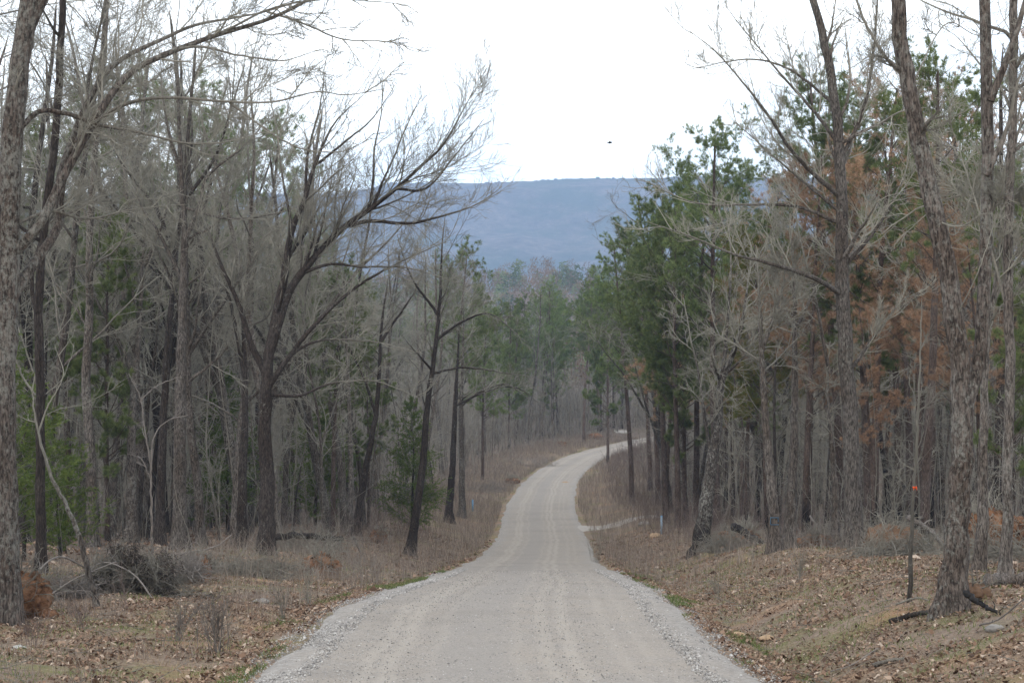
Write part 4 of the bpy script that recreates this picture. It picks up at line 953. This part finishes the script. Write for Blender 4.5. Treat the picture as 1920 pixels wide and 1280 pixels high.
#@@OBJECTS
# ------------------------------------------------------------------ mounds, brush, logs
def lump(rng, r, sq=(1, 1, .8), amp=.25, res=44, mb=None):
    "an irregular closed lump"
    th = np.linspace(0, 2 * math.pi, res, endpoint=False); ph = np.linspace(.02, math.pi - .02, res // 2)
    PH, TH = np.meshgrid(ph, th, indexing='ij'); sd = int(rng.integers(0, 200))
    cxn, cyn = np.cos(TH) * np.sin(PH), np.sin(TH) * np.sin(PH)
    f = 1 + amp * fbm(cxn * 1.6 + 5, cyn * 1.6 + PH, sd, 4) + amp * .55 * fbm(cxn * 5 + 5, cyn * 5 + PH * 3, sd + 3, 4)
    f = f + amp * .22 * rng.uniform(-1, 1, f.shape)
    V = np.stack([cxn * f * sq[0], cyn * f * sq[1], np.cos(PH) * f * sq[2]], -1) * r
    i = np.arange(V.shape[0] * res).reshape(V.shape[0], res); j = np.roll(i, -1, 1)
    return V, np.stack([i[:-1], i[1:], j[1:], j[:-1]], -1).reshape(-1, 4)
M_EARTH = plain('dark_earth', (.15, .09, .055))
def root_ball(px, D, r, label, seed, sq=(1, .7, .9), lift=.45, roots=110, soil=M_SOIL):
    rng = np.random.default_rng(seed); x = XP(px, D); z = gz(x, D)
    o = thing('root_ball', (x, D, z), label, 'root ball')
    V, q_ = lump(rng, r * .85, sq, .38); V = V + np.array([0, 0, r * lift]); mb = MB(); mb.add(V, q_); 
    for i in range(2):
        V, q_ = lump(rng, r * rng.uniform(.2, .4), (1, 1, .6), .5, 16); mb.add(V + np.array([rng.uniform(-1.2, 1.2) * r, -abs(rng.normal(0, .5)) * r, .05]), q_)
    mb.build('soil', [soil], o)
    mb = MB(); a = rng.uniform(0, 6.28, roots); e = rng.uniform(-.2, 1.3, roots)
    Dr = np.stack([np.cos(a) * np.cos(e), np.sin(a) * np.cos(e), np.sin(e)], 1)
    S = Dr * r * .5 + np.array([0, 0, r * lift]); P1, R1 = grow(S, Dr, rng.uniform(.5, 1.35, roots) * r, rng.uniform(.005, .03, roots) ** 1.1, np.full(roots, .004), 7, .25, 0, rng); mb.tubes(P1, R1, 5)
    S, Dr, L, r0, _ = kids(P1, R1, 4, .3, 1, .7, .3, .4, .5, rng, .004); P2, R2 = grow(S, Dr, L, r0, r0 * .5, 5, .25, 0, rng); mb.tubes(P2, R2, 3)
    mb.build('roots', [M_DEBRIS], o)['kind'] = 'stuff'; return o
root_ball(14, 31, .68, 'orange clay root ball below the massive left edge trunk', 1, (1.1, .8, .75))
root_ball(372, 42, .42, 'upright orange clay slab at the right end of the brush pile', 2, (.75, .5, 1.1))
root_ball(600, 50, .50, 'bright orange clay root ball left of the road under the forking tree', 3, (1.2, .7, .8))
root_ball(708, 78, .45, 'small orange-faced root ball behind the left verge weeds', 4)
root_ball(1862, 42, .85, 'large rust-coloured root ball behind the trunks at the right edge', 5, (1.2, .7, .9))
root_ball(1400, 58, .5, 'earth root ball topped by a blackened stump on the right', 6, (1.1, .7, .7))
root_ball(1535, 50, .42, 'flat pale clay root mound left of the many-limbed tree', 7, (1.5, .7, .6))
root_ball(1672, 44, .6, 'dark earthy root mass right of the many-limbed tree', 8, (1.4, .8, .7), roots=50, soil=M_EARTH)
root_ball(1362, 64, .42, 'little orange root clump behind the lichen-spotted tree', 9)
root_ball(1825, 26.6, .26, 'earthy brown lump at the right foot of the swollen tree', 10, (1.3, .8, .7), .3, soil=M_EARTH, roots=14)
root_ball(1118, 242, .8, 'far bright red clay mound at the bend of the road', 11, (1.6, .8, .7))
root_ball(1052, 225, .6, 'far dull orange root mound left of the bend', 12, (1.3, .8, .8))
root_ball(960, 165, .55, 'greyish orange root mound on the far left verge', 13, (1.4, .8, .7))
def brush(px, D, w_, h_, label, seed, n=260, m=M_DEBRIS, name='brush_pile', depth=.8, fine=True):
    rng = np.random.default_rng(seed); x = XP(px, D); z = gz(x, D); o = thing(name, (x, D, z), label, 'brush pile'); mb = MB()
    S = np.stack([rng.uniform(-.6, .6, n) * w_, rng.uniform(-.5, .5, n) * w_ * depth, rng.uniform(0, .45, n) * h_], 1)
    a = rng.uniform(0, 6.28, n); e = np.abs(rng.normal(.25, .35, n)); Dr = np.stack([np.cos(a) * np.cos(e), np.sin(a) * np.cos(e) * .7, np.sin(e)], 1)
    S = S - Dr * .3 * w_
    S[:, 2] = np.maximum(S[:, 2], .02)
    P1, R1 = grow(S, Dr, rng.uniform(.4, 1., n) * w_, rng.uniform(.006, .022, n), np.full(n, .004), 8, .16, -.02, rng)
    prof = h_ * (1 - np.clip((np.abs(P1[..., 0]) / w_), 0, 1) ** 2) * (.75 + .6 * fbm(P1[..., 0] / .35 + seed * 7, P1[..., 1] / .5, 9, 3)) + .08
    prof = prof + 5 * (rng.uniform(0, 1, (n, 1)) < .12)
    prof = prof * rng.uniform(.5, 1.3, (n, 1)); P1[..., 2] = np.maximum(np.where(P1[..., 2] > prof, prof + .25 * (P1[..., 2] - prof), P1[..., 2]), 0)
    mb.tubes(P1, R1, 5); 
    for rr_ in (4, 3):
        S, Dr, L, r0, _ = kids(P1, R1, rr_, .1, 1, .7, .3, .45, .6, rng, .004); P1, R1 = grow(S, Dr, L, r0, r0 * .6, 5, .2, 0, rng); P1[..., 2] = np.maximum(P1[..., 2], 0.01); mb.tubes(P1, R1, 3)
        if not fine: break
    mb.build('branches', [m], o)['kind'] = 'stuff'
    return o, P1, rng
o, P1, rng = brush(240, 36.5, 1.15, 1.45, 'large tangled dark brush pile beside the pale leaning sapling', 1, 420)
nn = 26000; E = np.stack([rng.normal(.15, .5, nn), rng.uniform(-.5, .5, nn), rng.uniform(.02, 1, nn)], 1); E[:, 2] *= 1.35 * (1 - np.clip(np.abs(E[:, 0] - .1) / 1.3, 0, 1) ** 2) * (.75 + .8 * fbm(E[:, 0] / .3, E[:, 1] / .4, 12, 3)); E = E[fbm(E[:, 0] / .16, E[:, 2] / .16, 15, 2) > -.12]
M_DEADLEAF = leaf_mat('dead_dark_leaves', [(0, (.03, .026, .024)), (.7, (.085, .072, .065)), (1, (.22, .19, .17))], .1)
blades(E, rng.normal(0, 1, E.shape) - np.array([0, 0, .6]), rng.uniform(.05, .13, len(E)), .018, rng, 'dead_leaves', M_DEADLEAF, o)['kind'] = 'stuff'
brush(110, 35, 1.0, .55, 'loose pale sticks fanned out left of the dark brush pile', 2, 90, M_DEAD, depth=.6)
brush(330, 40, .9, .75, 'grey brushwood between the dark pile and the clay slab', 3, 150, M_DEAD)
brush(460, 46, 1.6, .35, 'low scattered branches right of the clay slab', 4, 110)
brush(1700, 40, 1.5, .6, 'grey brushwood heaped behind the ribboned sapling', 5, 120, M_DEBRIS)
brush(1560, 50, 1.6, .4, 'low sticks at the feet of the many-limbed tree', 6, 110, M_DEAD)
brush(1375, 56, 1.4, .4, 'charred branches under the blackened stump', 7, 120)
brush(1890, 36, 1.4, .45, 'fallen branches under the rightmost trunks', 8, 80, M_DEBRIS)
brush(900, 150, 3.2, .8, 'far brushwood along the left verge', 9, 90, M_DEAD, fine=False)
brush(1000, 190, 4, .9, 'farthest brushwood left of the bend', 10, 90, M_DEAD, fine=False)
brush(1640, 55, 2.2, .6, 'brushwood behind the earthy root mass on the right', 12, 150)
brush(560, 60, 2.2, .4, 'brushwood behind the bright orange root ball', 13, 110)
def shrub(px, D, h, n, label, seed, m=M_DEBRIS, spread=.22):
    rng = np.random.default_rng(seed); x = XP(px, D); o = thing('dead_shrub', (x, D, gz(x, D)), label, 'shrub')
    S = np.zeros((n, 3)); S[:, :2] = rng.normal(0, .06 * h, (n, 2)); Dr = rng.normal(0, spread, (n, 3)); Dr[:, 2] = 1; Dr /= np.linalg.norm(Dr, axis=1, keepdims=True); S[:, :2] *= rng.uniform(.5, 3)
    mb = MB(); P1, R1 = grow(S, Dr, rng.uniform(.35, 1.2, n) * h, np.full(n, .005), np.full(n, .0022), 7, .05, .02, rng); mb.tubes(P1, R1, 4)
    for c_ in (4, 3):
        S, Dr, L, r0, _ = kids(P1, R1, c_, .2, 1, .38, .15, .5, .7, rng, .0022); P1, R1 = grow(S, Dr, L, r0, r0 * .7, 5, .1, .02, rng); mb.tubes(P1, R1, 3)
    mb.build('stems', [m], o)['kind'] = 'stuff'
shrub(405, 27, .85, 26, 'wispy dead shrub standing nearest the left road edge, low left', 1, M_DEAD)
shrub(330, 28, .6, 16, 'small wispy dead shrub just left of the bigger one, low left', 2, M_DEAD)
shrub(60, 26, .5, 9, 'brown dead stems on the leaves at the lower left edge', 3, M_BRUSHW, .15)
shrub(150, 29, .45, 8, 'brown dead stems below the pale leaning sapling', 4, M_BRUSHW, .4)
shrub(232, 32, .8, 6, 'thin dead stems in front of the dark brush pile', 7, M_BRUSHW, .1)
shrub(530, 33, .65, 10, 'sparse upright stems between the low forking tree and the gravel', 5)
shrub(575, 37, .7, 9, 'dark crooked stems by the gravel below the bright orange root ball', 6, M_BARK_DK, .2)
shrub(690, 48, 1.0, 26, 'dead shrub at the start of the weedy left verge', 8, M_DEAD)
shrub(1120, 74, 1.0, 22, 'dead shrub at the right road edge where the road drops', 9)
shrub(1350, 40, .5, 8, 'small dark stems on the right bank near the gravel', 10)
shrub(1500, 38, .6, 8, 'small dark stems midway up the right bank', 11)
shrub(1640, 36, .7, 9, 'dark upright stems left of the ribboned sapling', 12)
def log(pts, r, label, m=M_DEBRIS, seed=0, name='fallen_log', ground=True, r1=None, stubs=4):
    "pts: (px, D, height above ground)"
    rng = np.random.default_rng(seed); W = []
    for px, D, h in pts:
        x = XP(px, D); W.append([x, D, gz(x, D) + h])
    W = np.array(W); base = W[0].copy(); Q = crv(W - base, 18); Q += rng.normal(0, r * .18, Q.shape)
    o = thing(name, tuple(base), label, 'log' if name == 'fallen_log' else name.replace('_', ' '))
    mb = MB(); R = np.linspace(r, r1 or r * .7, 18)[None]; mb.tubes(Q, R[0], 10, .09, rng, cap=True); mb.build('log_body' if name == 'fallen_log' else 'stem', [m], o)
    if stubs:
        S, Dr, L, r0, _ = kids(Q[None], R, stubs, .2, 1, 1., .3, .2, .4, rng, .008); Dr[:, 2] = abs(Dr[:, 2]); P1, R1 = grow(S, Dr, L, r0, r0 * .4, 6, .2, 0, rng)
        mb = MB(); mb.tubes(P1, R1, 5); mb.build('side_branches', [m], o)
    return o
log([(1672, 26.6, .04), (1720, 26.4, .06), (1760, 26.2, .05)], .045, 'dark log lying across the foot of the ribboned sapling', M_BARK_DK, 1, stubs=0)
log([(1683, 27.5, .1), (1720, 27.2, .16), (1745, 27, .1)], .016, 'crooked thin stick above the dark log', M_BARK_DK, 2)
log([(1812, 25.2, .42), (1835, 25, .25), (1862, 24.8, .10), (1880, 24.7, .02)], .05, 'black slanting snag right of the swollen tree foot', plain('charred_wood', (.02, .018, .017)), 3, r1=.02)
log([(1855, 28, .1), (1900, 28.5, .12), (1960, 29, .16)], .10, 'grey log at the right frame edge behind the black snag', M_DEAD, 4)
log([(1640, 23.5, .03), (1668, 23.3, .05), (1700, 23.2, .03)], .03, 'rotten stick on the leaves in front of the dark log', M_DEBRIS, 5)
log([(1840, 23.6, .1), (1880, 23.3, .2), (1940, 23., .42)], .012, 'thin pale branch arching over leaves at the right edge', M_DEAD, 6)
log([(1560, 24.5, .03), (1600, 24.2, .04), (1650, 24.6, .05)], .009, 'slender grey twig on the mossy bank', M_DEAD, 7)
log([(1322, 60, .05), (1400, 58, .1), (1480, 57, .12)], .09, 'dark fallen log behind the lichen-spotted tree', M_BARK_DK, 8)
log([(1375, 57, .75), (1400, 57, .45), (1432, 57, .15)], .13, 'blackened slanting stump on the right bank', plain('burnt_stump', (.03, .026, .025)), 9, name='burnt_snag')
log([(1490, 54, .3), (1560, 54, .3), (1630, 55, .25)], .08, 'pale log between the rough trunk and the many-limbed tree', M_DEAD, 10)
log([(1705, 42, .9), (1745, 41, .65), (1775, 40, .2)], .06, 'bleached branch sloping down behind the ribboned sapling', M_DEAD, 11)
log([(1520, 51, .95), (1535, 50.6, .6), (1555, 50.3, .1)], .03, 'bleached forked branch sticking up from the pale clay mound', M_DEAD, 12)
log([(490, 58, .4), (560, 60, .5), (640, 62, .6)], .12, 'dark fallen log behind the orange root ball', M_BARK_DK, 13)
log([(625, 66, .75), (627, 66, .4), (624, 66, 0)], .05, 'short bleached broken stub behind the orange root ball', M_DEAD, 14, stubs=1, name='broken_stub')
log([(662, 66, .55), (668, 66, .3), (676, 66, 0)], .05, 'second bleached stub, slanting, nearer the road', M_DEAD, 15, stubs=1, name='broken_stub')
log([(1365, 27, .0), (1372, 26.6, .09), (1383, 26.2, .02)], .01, 'short dark twig in the ditch', M_BARK_DK, 16, stubs=2) if False else None
log([(325, 43, .55), (400, 43, .8), (432, 43, 1.05)], .022, 'pale bent branch rising over the clay slab', M_DEAD, 17)
log([(30, 32, .3), (100, 34, .9), (160, 36, .6)], .02, 'grey branch leaning across behind the left clay root ball', M_DEAD, 18)
log([(70, 33, .1), (130, 33.5, .5), (215, 34, .75)], .016, 'pale curved branch rising toward the dark brush pile', M_DEAD, 19)
log([(285, 35, 0), (250, 35.5, .42), (200, 36, .66), (165, 36.5, .6)], .016, 'brown bowed stick in front of the dark brush pile', M_DEAD, 20)
log([(1050, 20.2, .02)] and [(1210, 21.5, .09), (1225, 21.5, .095), (1240, 21.5, .09)], .008, 'small tan bark sliver on the near gravel', M_DEAD, 21, name='bark_sliver', stubs=0)
# big loose rocks
def rock(px, D, r, label, seed, m=None):
    rng = np.random.default_rng(seed); x = XP(px, D); V, q_ = lump(rng, r, (1.3, .9, .55), .35, 18); mb = MB(); mb.add(V, q_)
    me = mb.mesh('rock', [m or M_ROCK], False); o = link('rock', me); o.location = (x, D, gz(x, D) + r * .15); return tag(o, label, 'rock')
M_ROCK = plain('weathered_stone', (.27, .25, .225)); M_ROCKY = plain('buff_stone', (.36, .25, .155))
rock(32, 26.5, .08, 'whitish stone among weeds near the left edge', 1, plain('white_stone', (.42, .41, .38)))
rock(487, 36, .13, 'grey stone on the clay patch left of the road', 2); rock(1440, 30, .11, 'long buff stone on the right slope', 3, M_ROCKY); rock(1385, 31, .09, 'small buff stone left of the long one', 4, M_ROCKY)
rock(1870, 23.5, .1, 'flat pale stone at the lower right', 5); rock(1585, 22.5, .07, 'grey stone in leaves near the bottom right', 6); rock(1210, 105, .3, 'pale flat stone beyond the side drive', 7)
rock(1230, 88, .3, 'orange chunk of bark below the blue post', 8, M_ROCKY); rock(1060, 165, .3, 'buff stone on the far left road edge', 9, M_ROCKY)
# marker post, ribbons, paint mark
M_BLUE = plain('blue_paint', (.16, .30, .45)); M_ORANGE = plain('orange_ribbon', (.85, .12, .03))
def post(px, D, h, label, m, w_=.05):
    x = XP(px, D); o = thing('marker_post', (x, D, gz(x, D)), label, 'post')
    mb = MB(); mb.tubes(np.array([[0, 0, -.1], [.005, 0, h * .5], [0, 0, h]]), np.array([w_, w_, w_]), 8, cap=True); mb.build('shaft', [m], o, False)
    mb = MB(); mb.tubes(np.array([[0, 0, h], [0, 0, h + .03], [0, 0, h + .05]]), np.array([w_ * 1.15, w_ * 1.15, w_ * .4]), 8, cap=True); mb.build('cap', [M_BLUE], o, False)
post(1241, 88, .95, 'blue-grey marker post in the weeds by the side drive', plain('faded_blue', (.26, .33, .4)))
post(886, 128, .8, 'small bright blue marker stake on the left verge', M_BLUE, .06); post(846, 112, .5, 'pale blue stub stake at the foot of the blackened verge trunk', plain('pale_blue', (.35, .5, .6)), .06)
def ribbon(px, py, D, r, label):
    cz = P(px, py, D)[2]; C_ = SAPC[0]; p = np.array([np.interp(cz, C_[:, 2], C_[:, j]) for j in range(3)]); r = float(np.interp(cz, C_[:, 2], SAPC[1])) * 1.03 + .002; o = thing('ribbon', tuple(p), label, 'ribbon'); th = np.linspace(0, 2 * math.pi, 15)
    rg_ = np.random.default_rng(3); c_ = np.stack([np.cos(th) * r, np.sin(th) * r, th * 0], 1)
    V = np.concatenate([c_ + [0, 0, -.013], c_ + [0, 0, .013], c_ * .9 + [0, 0, .011], c_ * .9 + [0, 0, -.011]]); i = np.arange(14)
    q_ = np.concatenate([np.stack([i + a * 15, i + 1 + a * 15, i + 1 + b * 15, i + b * 15], 1) for a, b in ((0, 1), (1, 2), (2, 3), (3, 0))])
    mb = MB(); mb.add(V, q_); mb.build('band', [M_ORANGE], o)
    mb = MB()
    for sx in (-1, 1):
        pts = np.array([[0, -r, 0], [sx * .012, -r - .02, .01], [sx * .02, -r - .015, -.015], [sx * .022, -r - .012, -.04]])
        V = np.concatenate([pts, pts + [.014, 0, .012], pts + [.014, .003, .012], pts + [0, .003, 0]]); i = np.arange(3)
        mb.add(V, np.concatenate([np.stack([i + a * 4, i + 1 + a * 4, i + 1 + b * 4, i + b * 4], 1) for a, b in ((0, 1), (1, 2), (2, 3), (3, 0))]))
    mb.build('loose_ends', [M_ORANGE], o, False)
ribbon(1714, 913, 28, .036, 'bright orange flagging ribbon tied round the thin dark sapling')
# blue painted square on its trunk
C_, Rr, ot = PAINTC; mbp = MB(); zc = P(1446, 975, 47)[2]
def on_bark(a, z, lift):
    c = np.array([np.interp(z, C_[:, 2], C_[:, j]) for j in range(3)]) - np.array(ot.location); rr = float(np.interp(z, C_[:, 2], Rr)) * 1.07 + lift
    return c + np.array([math.sin(a) * rr, -math.cos(a) * rr, 0])
for a0, a1, za, zb in ((-.8, .7, .08, .10), (-.7, .6, -.10, -.08), (-.8, -.66, -.08, .08), (.45, .6, -.02, .08)):
    aa = np.linspace(a0, a1, 8); V = [on_bark(a, zc + z, l) for l in (0, .006) for z in (za, zb) for a in aa]; i = np.arange(7)
    mbp.add(V, np.concatenate([np.stack([i + 16, i + 17, i + 25, i + 24], 1), np.stack([i + 8, i + 9, i + 25, i + 24], 1), np.stack([i, i + 1, i + 17, i + 16], 1)]))
mbp.build('paint_mark', [M_BLUE], ot, False)
# bird
p = P(1143, 268, 80); bo = thing('bird', tuple(p), 'tiny dark bird against the white sky over the gap', 'bird')
mb = MB(); mb.tubes(np.array([[-.12, 0, -.01], [-.07, 0, 0], [0, 0, 0], [.07, 0, .015], [.10, 0, .03], [.135, 0, .025]]), np.array([.012, .022, .04, .032, .024, .003]), 8); mb.build('body', [plain('bird_feathers', (.03, .03, .03))], bo)
mb = MB()
for sy in (-1, 1):
    mb.add([[-.03, sy * .02, .01], [.05, sy * .02, .01], [.03, sy * .11, .07], [-.03, sy * .11, .06], [-.05, sy * .2, .03], [0, 0, .0]], [[0, 1, 2, 3]], [[3, 2, 4]])
mb.build('wings', [bpy.data.materials['bird_feathers']], bo, False)
# ------------------------------------------------------------------ air
hz = MB()
x0, x1, y0, y1, z0, z1 = -2700, 2700, -60, 4350, -75, 262
hz.add([[x0, y0, z0], [x1, y0, z0], [x1, y1, z0], [x0, y1, z0], [x0, y0, z1], [x1, y0, z1], [x1, y1, z1], [x0, y1, z1]],
       [[0, 3, 2, 1], [4, 5, 6, 7], [0, 1, 5, 4], [1, 2, 6, 5], [2, 3, 7, 6], [3, 0, 4, 7]])
m = bpy.data.materials.new('haze_air'); m.use_nodes = True; m.node_tree.nodes.clear()
pv = m.node_tree.nodes.new('ShaderNodeVolumePrincipled'); oo = m.node_tree.nodes.new('ShaderNodeOutputMaterial')
pv.inputs['Color'].default_value = (.50, .70, 1.0, 1); pv.inputs['Density'].default_value = 2.05e-4; pv.inputs['Anisotropy'].default_value = 0.
m.node_tree.links.new(pv.outputs[0], oo.inputs['Volume'])
tag(hz.build('haze', [m], smooth=False), 'thin blue haze filling the valley air', 'haze', kind='stuff')
print('objects', len(bpy.data.objects), 'polys', sum(len(m.polygons) for m in bpy.data.meshes))
